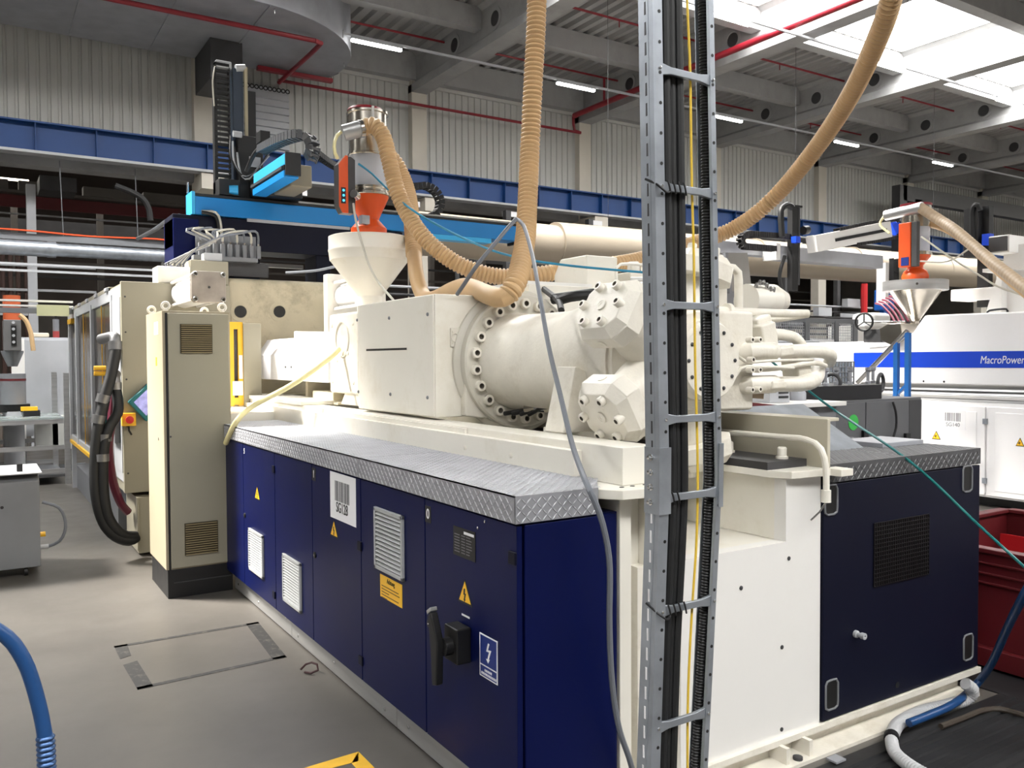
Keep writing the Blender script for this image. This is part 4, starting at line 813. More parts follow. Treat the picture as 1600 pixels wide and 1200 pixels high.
# hydraulic hoses at the side
def hyd(name, L_, r, lab, mt=rubber):
    t = thing(name, lab, 'hose', L_[-1]); MB().tube(L_, r, 14).build('hose_body', mt, t); return t
h1 = hyd('hydraulic_hose', [(0.992,7.75,1.806),(0.987,7.72,1.72),(0.952,7.7,1.545),(0.904,7.68,1.388),(0.875,7.66,1.257),(0.837,7.64,1.102),(0.811,7.62,0.844),(0.809,7.6,0.584),(0.853,7.6,0.36),(0.936,7.6,0.224),(1.045,7.62,0.16),(1.113,7.68,0.168)], .045, 'outer black hydraulic hose looping down beside the beige clamp panel')
ferm = mat('dull_ferrule_steel', (130, 130, 132), .35, metal=.8)
for p, d in (((0.99,7.74,1.785), (0, .1, 1)), ((0.883,7.67,1.346), (.3, 0, 1)), ((0.844,7.65,1.18), (.2, 0, 1))):
    MB().cyl(Vector(p)-Vector(d).normalized()*.035, Vector(p)+Vector(d).normalized()*.035, .054, n=16).build('hose_ferrule', ferm, h1)
MB().tube([(0.99,7.74,1.795),(0.994,7.76,1.849),(0.98,7.8,1.861),(0.909,7.95,1.842)], .045, 12, step=.02).build('elbow_fitting', ferm, h1)
h2 = hyd('hydraulic_hose', [(0.986,7.75,1.453),(1,7.72,1.33),(0.993,7.68,1.225),(0.928,7.64,1.124),(0.89,7.62,1.022),(0.866,7.6,0.842),(0.864,7.58,0.582),(0.898,7.58,0.369),(0.994,7.6,0.223),(1.11,7.66,0.183)], .042, 'inner black hydraulic hose looping down beside the beige clamp panel')
for p in ((0.985,7.74,1.448), (0.887,7.63,1.027), (0.861,7.6,0.868)): MB().cyl(Vector(p)-V(0, 0, .03), Vector(p)+V(0, 0, .03), .052, n=16).build('hose_ferrule', ferm, h2)
MB().tube([(0.985,7.74,1.453),(0.983,7.76,1.517),(0.994,7.8,1.549)], .045, 12, step=.02).build('elbow_fitting', ferm, h2)
tag(MB().tube([(0.994,7.9,1.406),(0.964,7.85,1.137),(0.934,7.8,0.925),(0.959,7.8,0.653),(1.021,7.85,0.451),(1.087,7.9,0.354)], .035, 10).build('magenta_hose', pinkc), 'dark magenta hose behind the black hydraulic hoses', 'hose')
tag(MB().tube([(0.967,7.95,1.46),(0.932,7.9,1.244),(0.907,7.85,0.977),(0.908,7.85,0.76)], .02, 8).build('teal_hose', teal), 'short teal hose behind the black hydraulic hoses', 'hose')
# fixed platen and cylinders
pt = thing('fixed_platen', 'huge beige cast fixed platen with two dark round holes', 'platen', (2.2, 8.2, .3))
MB().prism([(1.96, .3), (3.0, .3), (3.06, 1.8), (3.02, 1.95), (3.02, 2.3), (2.96, 2.42), (1.96, 2.42)], 'y', 7.98, 8.6).build('casting', platenm, pt, bev=.05)
for px in (0, 1):
    p = ((2.086,7.97,2.108), (2.451,7.97,2.117))[px]
    MB().lathe([(.095, 0), (.095, .008), (.06, .008), (.055, 0)], (p[0], 7.985, p[2]), (0, -1, 0), 24).build('hole_rim', platenm, pt); MB().lathe([(.055, 0), (.055, .012)], (p[0], 7.982, p[2]), (0, -1, 0), 24).build('hole', signk, pt)
cy1 = thing('core_pull_cylinder', 'white hydraulic cylinder with square steel end plate above the tall cabinet', 'cylinder', (1.55, 6.95, 2.1))
ep = MB().prism([(1.43, 2.135), (1.455, 2.11), (1.665, 2.11), (1.69, 2.135), (1.69, 2.33), (1.665, 2.355), (1.455, 2.355), (1.43, 2.33)], 'y', 6.88, 6.95).build('end_plate', mat('scratched_steel', (176, 168, 160), .35, metal=.6, var=.1, scale=8), cy1, bev=.004)
MB().cyl((1.56, 6.95, 2.232), (1.56, 7.8, 2.232), .115, n=28).build('barrel', white, cy1)
for x in (1.455, 1.665):
    for z in (2.135, 2.33):
        MB().cyl((x, 6.95, z), (x, 7.8, z), .013, n=10).build('tie_rod', white, cy1); capbolt(cy1, (x, 6.88, z), (0, -1, 0), .02, .02, chrome)
MB().cyl((1.56, 6.876, 2.23), (1.56, 6.88, 2.23), .01, n=10).build('port', darkg, cy1)
cy2 = thing('core_pull_cylinder', 'cream hydraulic cylinder half hidden behind the hopper', 'cylinder', (2.85, 7.4, 2.1))
MB().box(2.75, 3.15, 7.5, 7.6, 1.9, 2.45).build('mount_plate', cream, cy2, bev=.008); MB().cyl((2.93, 6.95, 2.25), (2.93, 7.5, 2.25), .115, n=28).build('barrel', white, cy2)
MB().box(2.8, 3.06, 6.88, 6.95, 2.12, 2.38).build('end_plate', cream, cy2, bev=.004)
for z in (2.13, 2.37): MB().cyl((2.82, 6.95, z), (2.82, 7.5, z), .013, n=10).build('tie_rod', white, cy2)
MB().tube([(2.93, 7.2, 2.37), (2.9, 7.2, 2.45), (2.8, 7.25, 2.5), (2.6, 7.4, 2.46), (2.4, 7.6, 2.45)], .012, 8).build('thin_hose', gcable, cy2)
dw = thing('yellow_door_frame', 'yellow framed safety door edge with grey sheet right of the tall cabinet', 'door', (1.87, 7.3, 1.28))
MB().box(1.80, 1.845, 7.28, 7.32, 1.27, 1.98).build('frame', yellow, dw); MB().box(1.88, 1.92, 7.28, 7.32, 1.27, 1.98).build('frame', yellow, dw)
for z in (1.28, 1.92): MB().box(1.80, 1.92, 7.281, 7.319, z, z+.06).build('frame', yellow, dw)
MB().box(1.84, 1.885, 7.3, 7.31, 1.34, 1.92).build('dark_window', smoke, dw); MB().box(1.92, 2.07, 7.26, 7.34, 1.27, 1.97).build('grey_sheet', beige, dw, bev=.003)
MB().box(1.885, 1.915, 7.277, 7.28, 1.5, 1.7).build('sticker', signw, dw); MB().box(1.83, 1.915, 7.276, 7.28, 1.36, 1.48).build('sticker', signw, dw)
# ================================================================ ROBOT GANTRY
gt = thing('robot_gantry', 'dark navy gantry frame carrying the bright blue robot beam above the clamp', 'gantry', (2.3, 8.5, 2.34))
MB().box(1.57, 3.9, 8.32, 8.72, 2.72, 3.02).build('gantry_beam', navyd, gt, bev=.006)
MB().box(1.57, 1.80, 8.3, 8.75, 2.34, 2.98).build('gantry_post', navy, gt, bev=.006)
MB().box(2.12, 2.42, 8.5, 8.75, 2.3, 2.75).build('gantry_post', navyd, gt, bev=.006)
MB().box(2.95, 3.1, 8.35, 8.7, 2.3, 2.75).build('gantry_post', navyd, gt, bev=.006)
MB().box(3.1, 3.9, 8.6, 8.7, 2.66, 2.75).build('gantry_rib', navyd, gt)
MB().box(2.43, 2.95, 8.75, 8.8, 2.62, 2.66).build('crossbar', lgrey, gt); MB().box(2.43, 2.95, 8.9, 8.95, 2.46, 2.48).build('crossbar', lgrey, gt)
MB().tube([(1.82,8.28,3.045),(1.931,8.26,3.027),(1.965,8.26,2.946),(1.968,8.26,2.766)], .018, 8).build('black_lead', black, gt); MB().tube([(1.825,8.3,3.06),(1.947,8.25,3.051),(1.986,8.25,2.946),(1.99,8.25,2.766)], .012, 8).build('pale_lead', wcable, gt)
rb = thing('robot_beam', 'bright blue linear robot beam running sideways above the clamp', 'robot', (3.5, 8.5, 3.0))
bx = (1.767,5.371,3.226,3.078)
MB().box(bx[0], bx[1], 8.3, 8.55, 3.03, 3.20).build('beam', robotblue, rb, bev=.008)
MB().box(bx[0]+.0, bx[1], 8.3, 8.55, 3.2, 3.225).build('top_strip', black, rb); MB().box(bx[0]+1.0, bx[1], 8.33, 8.36, 3.225, 3.25).build('guide_rail', chrome, rb); MB().box(bx[0]+1.0, bx[1], 8.48, 8.51, 3.225, 3.25).build('guide_rail', chrome, rb)
MB().box(2.25, 3.3, 8.31, 8.5, 3.0, 3.035).build('under_plate', lgrey, rb)
MB().box(bx[0]-.03, bx[0], 8.3, 8.55, 3.03, 3.24).build('end_cap', cyan, rb); MB().box(bx[1], bx[1]+.03, 8.3, 8.55, 3.0, 3.27).build('end_cap', black, rb)
MB().box(4.0, 5.0, 8.3, 8.45, 2.98, 3.03).build('under_tray', cyan, rb)
MB().cyl((bx[0]-.04, 8.42, 3.24), (bx[0]-.04, 8.42, 3.34), .012, n=8).build('probe', chrome, rb)
# vertical arm
va = thing('robot_vertical_arm', 'tall black robot arm column with cable chain rising above the blue beam', 'robot arm', (2.1, 8.6, 3.24))
def chain(parent, P, w_, h, name='chain_link', n=None, mt=black, wax=(0, 1, 0)):
    P = resample([Vector(p) for p in P], .05); k = 0
    for i in range(len(P)-1):
        d = (P[i+1]-P[i]); c = (P[i]+P[i+1])/2; mb = MB(); sv = Vector(wax); up_ = d.normalized().cross(sv)
        q0 = P[i]+d*.08; q1 = P[i+1]-d*.08
        for s in (-1, 1): mb.bar(q0+sv*s*w_/2, q1+sv*s*w_/2, .012, h, upv=up_)
        mb.bar(c-sv*w_/2+up_*h*.45, c+sv*w_/2+up_*h*.45, .018, .008, upv=up_); mb.bar(c-sv*w_/2-up_*h*.45, c+sv*w_/2-up_*h*.45, .018, .008, upv=up_)
        mb.build(name, mt, parent)
c0 = (2.081,8.55,4.518); c1 = (2.063,8.55,3.306)
X0 = c0[0]; ZT = c0[2]; ZB = 3.28
MB().box(X0+.10, X0+.20, 8.5, 8.62, ZB, ZT+.0).build('column', mat('arm_column', (30, 44, 60), .35, metal=.3), va, bev=.004)
MB().box(X0+.205, X0+.235, 8.47, 8.50, ZB+.4, ZT+.02).build('tan_strip', mat('tan_strip', (180, 170, 140), .4), va)
MB().box(X0+.235, X0+.32, 8.5, 8.6, ZB+.4, ZT-.2).build('column', black, va)
mb = MB(); 
chain(va, [(X0-.0, 8.52, ZB+.1), (X0-.0, 8.52, ZT-.05), (X0+.0, 8.52, ZT)], .13, .06, wax=(1, 0, 0))
MB().box(X0-.06, X0+.09, 8.49, 8.6, ZT-.02, ZT+.05).build('top_cover', lgrey, va, bev=.01); MB().cyl((X0+.13, 8.5, ZT+.0), (X0+.22, 8.5, ZT+.02), .035, n=12).build('top_pulley', lgrey, va)
MB().tube([(X0-.06, 8.5, ZT), (X0-.09, 8.5, ZT-.15), (X0-.08, 8.5, ZT-.4)], .008, 6).build('pale_lead', wcable, va)
MB().box(X0-.08, X0-.05, 8.5, 8.58, ZB, ZT-.1).build('side_plate', black, va)
MB().box(X0+.12, X0+.36, 8.4, 8.6, 3.24, 3.85).build('drive_housing', black, va, bev=.01); MB().box(X0-.08, X0+.12, 8.35, 8.6, 3.24, 3.4).build('drive_housing', black, va, bev=.01)
MB().cyl((X0+.02, 8.38, 3.30), (X0+.10, 8.36, 3.30), .05, n=16).build('blue_motor', cyan, va)
MB().box(X0+.22, X0+.33, 8.39, 8.4, 3.55, 3.65).build('label_plate', lgrey, va)
for k in range(4): MB().tube([(X0+.04+k*.02, 8.38, 3.82-k*.05), (X0+.03+k*.03, 8.33, 3.6-k*.05), (X0+.12+k*.02, 8.3, 3.44-k*.012), (X0+.26, 8.33, 3.5), (X0+.40, 8.35, 3.70-k*.01)], .009, 6).build('looped_lead', lgrey if k % 2 else black, va)
MB().cyl((X0+.06, 8.36, 3.84), (X0+.14, 8.36, 3.84), .03, n=12).build('plug', lgrey, va)
# cross arm pointing towards the camera right
xa = thing('robot_cross_arm', 'light blue robot cross arm with black belt slot and cable chain on top', 'robot arm', (2.7, 8.2, 3.24))
MB().box(2.3, 2.75, 8.15, 8.6, 3.24, 3.42).build('carriage', black, xa, bev=.01)
ya, yb = (2.26,8.109,3.402)[1], (2.26,7.151,3.36)[1]; zt_a, zm_a, zl_a = (2.26,7.148,3.419)[2], (2.26,7.153,3.306)[2], (2.26,7.121,3.214)[2]
MB().box(2.26, 2.38, yb, ya, zm_a+.02, zt_a).build('arm_profile', cyan, xa, bev=.006)
MB().box(2.262, 2.38, yb+.03, ya, zm_a-.03, zm_a+.02).build('belt_slot', black, xa); MB().box(2.245, 2.262, yb+.05, ya+.05, zm_a-.012, zm_a+.012).build('toothed_belt', darkg, xa)
MB().box(2.25, 2.38, yb, ya, zl_a, zm_a-.03).build('lower_profile', robotblue, xa, bev=.006)
MB().box(2.26, 2.395, yb-.02, yb, zl_a+.02, zt_a+.01).build('end_plate', black, xa, bev=.003)
MB().box(2.42, 2.62, 7.5, 8.0, 3.22, 3.42).build('gearbox', mat('gearbox_paint', (130, 122, 104), .5), xa, bev=.01)
ch0 = (2.227,7.4,3.55); ch1 = (2.295,7.2,3.565); ch2 = (2.385,7.1,3.571); ch3 = (2.615,7.4,3.596)
chain(xa, [(2.304,8,3.625),(2.287,7.6,3.59),(2.31,7.3,3.578),(2.374,7.1,3.575),(2.458,7.1,3.57),(2.497,7.1,3.477),(2.496,7.2,3.398)], .12, .07, wax=(.8, .6, 0), mt=mat('grey_chain', (74, 76, 80), .5))
chain(xa, [(2.702,7.6,3.562),(2.936,7.9,3.562),(3.221,8.3,3.603)], .10, .05, wax=(0, 1, 0))
MB().tube([(2.219,8.2,3.456),(2.254,8.1,3.58),(2.287,8,3.641),(2.318,7.9,3.635)], .02, 8).build('black_lead', black, xa); MB().box((2.286,8,3.593)[0], (2.376,8,3.604)[0], 7.95, 8.1, 3.7, 3.8).build('bracket', black, xa)
chb = thing('robot_cable_chain', 'black cable chain curling at the right of the suction hoses on the blue beam', 'cable chain', (4.3, 8.5, 3.25))
chain(chb, [(3.316,8.55,3.487),(3.793,8.55,3.55),(4.138,8.55,3.573),(4.297,8.55,3.603),(4.424,8.55,3.545),(4.48,8.55,3.436),(4.439,8.55,3.317),(4.35,8.55,3.266)], .10, .07)
# oil distributor with tubes
tm = thing('lubrication_manifold', 'row of grey tubes and fittings on a manifold in front of the navy gantry', 'manifold', (2.0, 8.0, 2.55))
mr = (1.946,2.258,2.639,2.561)
for k in range(9):
    x = mr[0]-.18+k*.066; MB().box(x-.018, x+.018, 8.08, 8.12, 2.62, 2.74).build('connector', greyp, tm, bev=.003); MB().lathe([(.012, 0), (.012, .02)], (x, 8.1, 2.74), (0, 0, 1), 10).build('cap', chrome, tm)
    MB().tube([(x, 8.1, 2.76), (x-.01, 8.06, 2.82), (x-.06, 8.0, 2.85+.008*(k % 3)), (x-.16-.01*k, 7.97, 2.82+.01*(k % 2)), (1.82+.012*k, 7.93, 2.72+.008*k), (1.60+.01*k, 7.91, 2.60+.006*k), (1.42+.018*k, 7.9, 2.50)], .011, 6).build('tube', wcable if k % 2 else gcable, tm)
MB().box(mr[0]-.25, mr[1]+.02, 8.06, 8.16, 2.58, 2.62).build('bar', greyp, tm); MB().box(1.75, 2.3, 8.2, 8.24, 2.60, 2.84).build('back_plate', greyp, tm)
MB().box(1.75, 1.9, 7.86, 8.0, 2.55, 2.62).build('label_block', lgrey, tm)
MB().box(1.7, 2.4, 8.14, 8.2, 2.45, 2.58).build('bracket', darkg, tm)
# ================================================================ CABLE LADDER
lad = thing('cable_ladder', 'galvanised vertical cable ladder standing in front of the machine', 'cable ladder', (1.52, 1.62, 0))
YL = 1.6
lt, lm, lb = (1.431,1.6,2.538), (1.456,1.6,1.368), (1.425,1.6,0.613)
rtp, rm, rbm = (1.643,1.6,2.585), (1.677,1.6,1.352), (1.626,1.6,0.559)
def ext(a, b, z):
    t = (z-a[2])/(b[2]-a[2]); return V(a[0]+(b[0]-a[0])*t, YL, z)
zm = 1.33
LM, RM = ext(lt, lm, zm), ext(rtp, rm, zm)
def rail_at(side, z):
    a, b, mm = (lt, lb, LM) if side < 0 else (rtp, rbm, RM)
    return ext(a, (mm.x, YL, mm.z), z) if z >= zm else ext((mm.x, YL, mm.z), b, z)
def rail(side, z0, z1, nm='side_rail', ww=.0, lip=.032):
    p, q = rail_at(side, z0), rail_at(side, z1); t = .0025; mb = MB(); s = -side
    def pl(xa, xb, ya, yb):
        mb.add([(P.x+xa, YL+ya, P.z) if False else (P.x+u, YL+v, P.z) for P in (p, q) for u, v in ((xa, ya), (xb, ya), (xb, yb), (xa, yb))],
               [(3, 2, 1, 0), (4, 5, 6, 7), (0, 1, 5, 4), (1, 2, 6, 5), (2, 3, 7, 6), (3, 0, 4, 7)])
    lp = lip if side < 0 else .017
    pl(0, s*t, 0, .048); pl(0, s*lp, -t, 0); pl(0, s*lp, .048, .048+t); pl(s*(lp-t), s*lp, 0, .008)
    if side < 0: pl(-.001, .001, .014, .034)
    return mb.build(nm, galv, lad)
for sd_ in (-1, 1):
    for z0, z1 in ((0, zm), (zm, 4.2)):
        r_ = rail(sd_, z0, z1)
        h = .06 if z0 == 0 else zm+.06; 
        while h < min(z1, 2.75)-.03:
            p = rail_at(sd_, h)
            MB().cyl((p.x+(.022 if sd_ < 0 else -.009), YL-.0035, h), (p.x+(.022 if sd_ < 0 else -.009), YL-.0024, h), .0045, n=8).build('round_hole', signk, r_)
            h += .075
        if sd_ < 0:
            h = z0+.03
            while h < min(z1, 2.75)-.03:
                p = rail_at(sd_, h); MB().box(p.x-.0018, p.x-.0008, YL+.021, YL+.027, h, h+.032).build('slot_hole', signw if z0 == 0 else darkg, r_); h += .05
for side in (-1, 1):
    p = rail_at(side, 1.255); q = rail_at(side, 1.425); s = -side; mb = MB(); wd = .036 if side < 0 else .012
    for xa, xb, ya, yb in ((-.004*s, 0, -.004, .05), (-.004*s, s*wd, -.007, -.003)):
        mb.add([(P.x+u, YL+v, P.z) for P in (p, q) for u, v in ((xa, ya), (xb, ya), (xb, yb), (xa, yb))], [(3, 2, 1, 0), (4, 5, 6, 7), (0, 1, 5, 4), (1, 2, 6, 5), (2, 3, 7, 6), (3, 0, 4, 7)])
    j = mb.build('splice_plate', galv, lad)
    if side < 0:
        for k in range(4):
            z = 1.285+k*.038; P = rail_at(-1, z); MB().lathe([(.009, 0), (.009, .004), (.0055, .004), (.0055, .012), (0, .013)], (P.x-.004, YL+.024, z), (-1, 0, 0), 8).build('bolt', chrome, j)
zr = [(1.477,1.6,2.377)[2], (1.482,1.6,2.084)[2], (1.486,1.6,1.787)[2], (1.486,1.6,1.495)[2], (1.482,1.6,1.294)[2], (1.469,1.6,1.005)[2], (1.456,1.6,0.707)[2]]
zr += [zr[-1]-.3, zr[0]+.3, zr[0]+.6, zr[0]+.9, zr[0]+1.2]
for i, z in enumerate(zr):
    a = rail_at(-1, z).x+.018; b = rail_at(1, z).x-.006; w_ = b-a
    P = [(a, z-.017), (a+.02, z-.014), (a+.045, z-.0095), (b-.045, z-.0095), (b-.02, z-.013), (b, z-.017), (b, z+.017), (b-.02, z+.013), (b-.045, z+.0095), (a+.045, z+.0095), (a+.02, z+.014), (a, z+.017)]
    MB().prism(P, 'y', YL+.001, YL+.012).build('rung', galv, lad, bev=.002)
    for x in (a+.004, b-.002): MB().lathe([(.0045, 0), (.004, .0025), (0, .003)], (x, YL-.003, z), (0, -1, 0), 10).build('rivet', chrome, lad)
def along(px_off, z): return rail_at(-1, z).x+px_off
ZS = [0, .3, .6, .9, 1.15, 1.33, 1.6, 1.9, 2.2, 2.6, 3.2, 4.2]
for k, (o_, yy, l) in enumerate(((.044, .030, 'first from the left rail'), (.066, .024, 'second from the left rail'), (.088, .031, 'third from the left rail'), (.109, .026, 'nearest the yellow-green wire'))):
    tag(MB().tube([(along(o_+.003*math.sin(z*2+k)+(.0 if z > 1 else -.006), z), YL+yy, z) for z in ZS], .0130, 10).build('black_power_cable', rubber), 'thick black power cable on the ladder, ' + l, 'cable', 'black power cables on the ladder')
    
G = [(1.566,1.622,2.674),(1.569,1.622,2.576),(1.58,1.622,2.398),(1.583,1.622,2.25),(1.587,1.622,2.085),(1.594,1.622,1.919),(1.599,1.622,1.651),(1.607,1.622,1.431),(1.609,1.622,1.295),(1.603,1.622,1.142),(1.589,1.622,0.99),(1.575,1.622,0.77),(1.573,1.622,0.564),(1.576,1.622,0.339)]
tag(MB().tube([(p[0]+.003, p[1], p[2]) for p in G], .0032, 6).build('green_yellow_earth_wire', green), 'green side of the twisted earth wire on the ladder', 'wire')
tag(MB().tube([(p[0]-.001, p[1]-.004, p[2]) for p in G], .0034, 6).build('yellow_earth_wire', yelc), 'yellow earth wire running down the ladder', 'wire')
G = [(1.636,1.63,2.694),(1.636,1.63,2.594),(1.644,1.63,2.345),(1.649,1.63,2.093),(1.656,1.63,1.788),(1.662,1.63,1.496),(1.662,1.63,1.289),(1.655,1.63,1.116),(1.644,1.63,0.962),(1.628,1.63,0.756),(1.611,1.63,0.551),(1.597,1.63,0.328)]
tag(MB().tube(G, .0108, 10, rib=.008, amp=.003).build('corrugated_conduit', black), 'black corrugated conduit at the right side of the ladder', 'conduit')
for zz, n, rl in ((zr[1], 4, 'upper tied rung'), (zr[4], 2, 'rung at the splice plate'), (zr[5], 4, 'rung below the splice plate')):
    for k in range(n):
        x = along(.045+.018*k, zz); tag(MB().tube([(x-.004, YL-.003, zz+.016), (x, YL-.006, zz), (x+.006, YL-.003, zz-.016)], .0024, 6, step=.01).build('cable_tie', black), 'black cable tie on the '+rl+', '+('leftmost', 'second from left', 'third from left', 'rightmost')[k if n == 4 else k*3], 'cable tie', 'cable ties on the ladder')
for zz, rl in ((zr[1], 'upper'), (zr[5], 'lower')):
    p = rail_at(-1, zz); tag(MB().tube([(p.x-.004, YL+.03, zz+.02), (p.x+.005, YL-.006, zz+.0), (p.x+.03, YL-.012, zz-.018), (p.x+.045, YL-.006, zz-.012)], .003, 6, step=.01).build('cable_tie_tail', black), 'loose black cable tie end curling off the left ladder rail, '+rl+' one', 'cable tie', 'cable tie tails on the ladder')
# ================================================================ WHITE MACHINE AT RIGHT
MX = 9.3
mp = thing('white_moulding_machine', 'big white injection moulding machine with royal blue stripe at the right', 'moulding machine', (10, 3.5, 0))
MB().prism([(6.65, 1.34), (6.65, 1.76), (6.1, 1.80), (5.86, 1.95), (5.72, 2.14), (4.6, 2.13), (-3, 2.13), (-3, 1.34)], 'x', MX, 10.9).build('upper_cover', macw, mp, bev=.02)
MB().prism([(9.4, 1.3), (9.4, 1.86), (6.66, 1.86), (6.66, 1.3)], 'x', MX+.3, 10.9).build('rear_cover', macw, mp, bev=.03)
st = MB().box(MX-.003, MX, -3, 6.65, 1.535, 1.715).build('blue_stripe', macb, mp)
p = (9.295,5.071,1.61); text('lettering', 'MacroPower', (MX-.004, p[1], 1.618), .12, signw, mp, ext=.001, align='LEFT', sx=.74, shear=.18)
MB().prism([(1.34, 9.32), (1.15, 9.45), (1.15, 9.6), (1.34, 9.6)][::1] and [(9.36, 1.15), (9.33, 1.22), (9.36, 1.30), (9.33, 1.34), (10.8, 1.34), (10.8, 1.15)], 'y', -3, 6.6).build('grey_sill', aluk, mp)
for k in range(3): MB().box(9.34-.01*k, 9.345, -3, 6.6, 1.18+k*.045, 1.185+k*.045).build('sill_line', darkg, mp)
for p in ((9.3,5.723,1.321), (9.3,5.477,1.319)): MB().cyl((MX-.002, p[1], 1.375), (MX, p[1], 1.375), .012, n=10).build('hole', signk, mp)
MB().box(MX+.02, 10.8, -3, 6.6, .12, 1.15).build('lower_body', macw, mp); MB().box(9.5, 10.7, -2.9, 6.5, 0, .12).build('black_base', black, mp)
ysd = [6.5, 5.74, 5.0, 4.15, 3.0, 1.8]
for a, b in zip(ysd[1:-1], ysd[2:]):
    d = MB().box(MX-.0, MX+.022, b+.01, a-.01, .14, 1.11).build('door', macw, mp, bev=.006); MB().box(MX-.006, MX, b+.1, a-.1, .2, 1.05).build('door_panel', macw, d, bev=.004)
p = (9.3,5.109,0.961)
for z in (.95, .30): MB().box(MX-.015, MX, 4.98, 5.03, z-.03, z+.03).build('hinge', galv, mp)
bsn = (5.506,5.223,1.056,0.841); s = MB().box(MX-.0085, MX-.006, bsn[1], bsn[0], bsn[3], bsn[2]).build('barcode_sign', signw, mp)
random.seed(12); mb = MB(); y = bsn[0]-.05
while y > bsn[1]+.05: w_ = random.choice((.006, .01)); mb.box(MX-.0095, MX-.0085, y, y-w_, bsn[3]+.09, bsn[2]-.03); y -= w_+random.choice((.006, .012))
mb.build('barcode', signg, s); text('lettering', 'SG140', (MX-.01, (bsn[0]+bsn[1])/2, bsn[3]+.05), .06, signg, s)
for a, l_, r_ in (((9.28,5.559,0.811), (9.28,5.611,0.711), (9.28,5.504,0.72)), ((9.28,4.637,0.8), (9.28,4.681,0.708), (9.28,4.591,0.716))):
    cy = a[1]; zb = l_[2]; h = a[2]-zb; w_ = abs(l_[1]-r_[1])/2
    q = MB().prism([(cy, zb+h), (cy+w_, zb), (cy-w_, zb)], 'x', MX-.009, MX-.006).build('warning_sign', signk, mp)
    MB().prism([(cy, zb+h*.85), (cy+w_*.8, zb+h*.08), (cy-w_*.8, zb+h*.08)], 'x', MX-.010, MX-.009).build('yellow_field', signy, q)
    MB().prism([(cy+.01, zb+h*.6), (cy-.01, zb+h*.35), (cy+.005, zb+h*.35), (cy-.002, zb+h*.12), (cy+.022, zb+h*.42), (cy+.006, zb+h*.42)], 'x', MX-.0112, MX-.010).build('lightning_symbol', signk, q)
hpnt = [(9.6,5.136,2.16),(9.6,5.114,2.123),(9.6,4.948,2.115),(9.6,4.921,2.149)]; 
MB().tube([(9.6, 5.15, 2.13), (9.6, 5.15, 2.17), (9.6, 4.95, 2.18), (9.6, 4.95, 2.13)], .012, 8, step=.03).build('grip_handle', black, mp)
MB().prism([(5.35, 2.13), (5.2, 2.62), (4.8, 2.62), (4.78, 2.13)], 'x', 9.9, 9.94).build('bracket_plate', white, mp); MB().box(9.75, 10.1, 4.75, 5.3, 2.62, 2.66).build('bracket_top', white, mp)
MB().box(9.78, 9.92, 5.1, 5.16, 2.13, 2.62).build('bracket_rib', white, mp)
MB().box(10.2, 10.6, 4.95, 5.3, 2.66, 2.95).build('machine_post', white, mp); tb_ = (5.351,5.154,3.034,2.871); MB().box(10.0, 12.5, tb_[1]-.02, tb_[0]+.02, tb_[3]-.02, tb_[2]+.02).build('transverse_beam', white, mp, bev=.01); MB().box(9.97, 10.0, tb_[1], tb_[0], tb_[3], tb_[2]).build('beam_end_cap', darkg, mp)
MB().box(10.4, 10.8, 4.9, 6.05, 2.36, 2.5).build('rear_beam', white, mp, bev=.01)
# hopper of the white machine
h2x, h2y = 9.75, (9.75,6.119,2.503)[1]
zt_ = (9.75,6.119,2.527)[2]
hh = thing('steel_hopper', 'stainless steel cone hopper marked A on the white machine', 'hopper', (h2x, h2y, 2.05))
MB().lathe([(.05, 0), (.05, .05), (.30, .42), (.30, .44)], (h2x, h2y, zt_-.48), (0, 0, 1), 32).build('cone', stainless, hh)
MB().lathe([(.30, 0), (.37, 0), (.37, .12), (.35, .12), (.1, .11)], (h2x, h2y, zt_-.06), (0, 0, 1), 36).build('rim', aluk, hh)
capbolt(hh, (h2x-.30, h2y-.21, zt_+.0), (-.8, -.6, 0), .015, .015, chrome)
text('lettering', 'A', (h2x-.21, h2y+.0, zt_-.15), .10, signk, hh, bold=True)
MB().box(h2x-.15, h2x+.15, h2y-.12, h2y+.25, zt_-.56, zt_-.47).build('slide_gate', stainless, hh)
l2 = thing('vacuum_loader', 'orange vacuum loader on the steel hopper of the white machine', 'loader', (h2x, h2y, zt_+.06))
zz = zt_+.06
MB().lathe([(.15, 0), (.155, .06), (.13, .12), (.09, .15), (.09, .19), (.17, .29), (.17, .31)], (h2x, h2y, zz), (0, 0, 1), 28).build('orange_cone', orange, l2)
MB().lathe([(.175, 0), (.175, .04)], (h2x, h2y, zz+.31), (0, 0, 1), 28).build('clamp_ring', stainless, l2); MB().lathe([(.16, 0), (.16, .3)], (h2x, h2y, zz+.35), (0, 0, 1), 28).build('clear_tube', glass, l2)
MB().lathe([(.165, 0), (.165, .2), (.175, .21), (.175, .26), (.15, .27)], (h2x, h2y, zz+.65), (0, 0, 1), 28).build('steel_head', stainless, l2); MB().lathe([(.18, 0), (.18, .025), (0, .04)], (h2x, h2y, zz+.91), (0, 0, 1), 24).build('lid', redp, l2)
MB().box(h2x-.2, h2x-.12, h2y-.06, h2y+.10, zz+.16, zz+.7).build('orange_control_box', orange, l2, bev=.01); MB().box(h2x-.205, h2x-.2, h2y-.04, h2y+.06, zz+.18, zz+.28).build('button_panel', signb, l2); MB().box(h2x-.19, h2x-.13, h2y-.14, h2y-.06, zz+.16, zz+.7).build('control_box_side', darkg, l2, bev=.01)
MB().cyl((h2x-.15, h2y+.3, zz+.83), (h2x-.15, h2y-.18, zz+.86), .065, n=18).build('inlet_spout', aluk, l2)
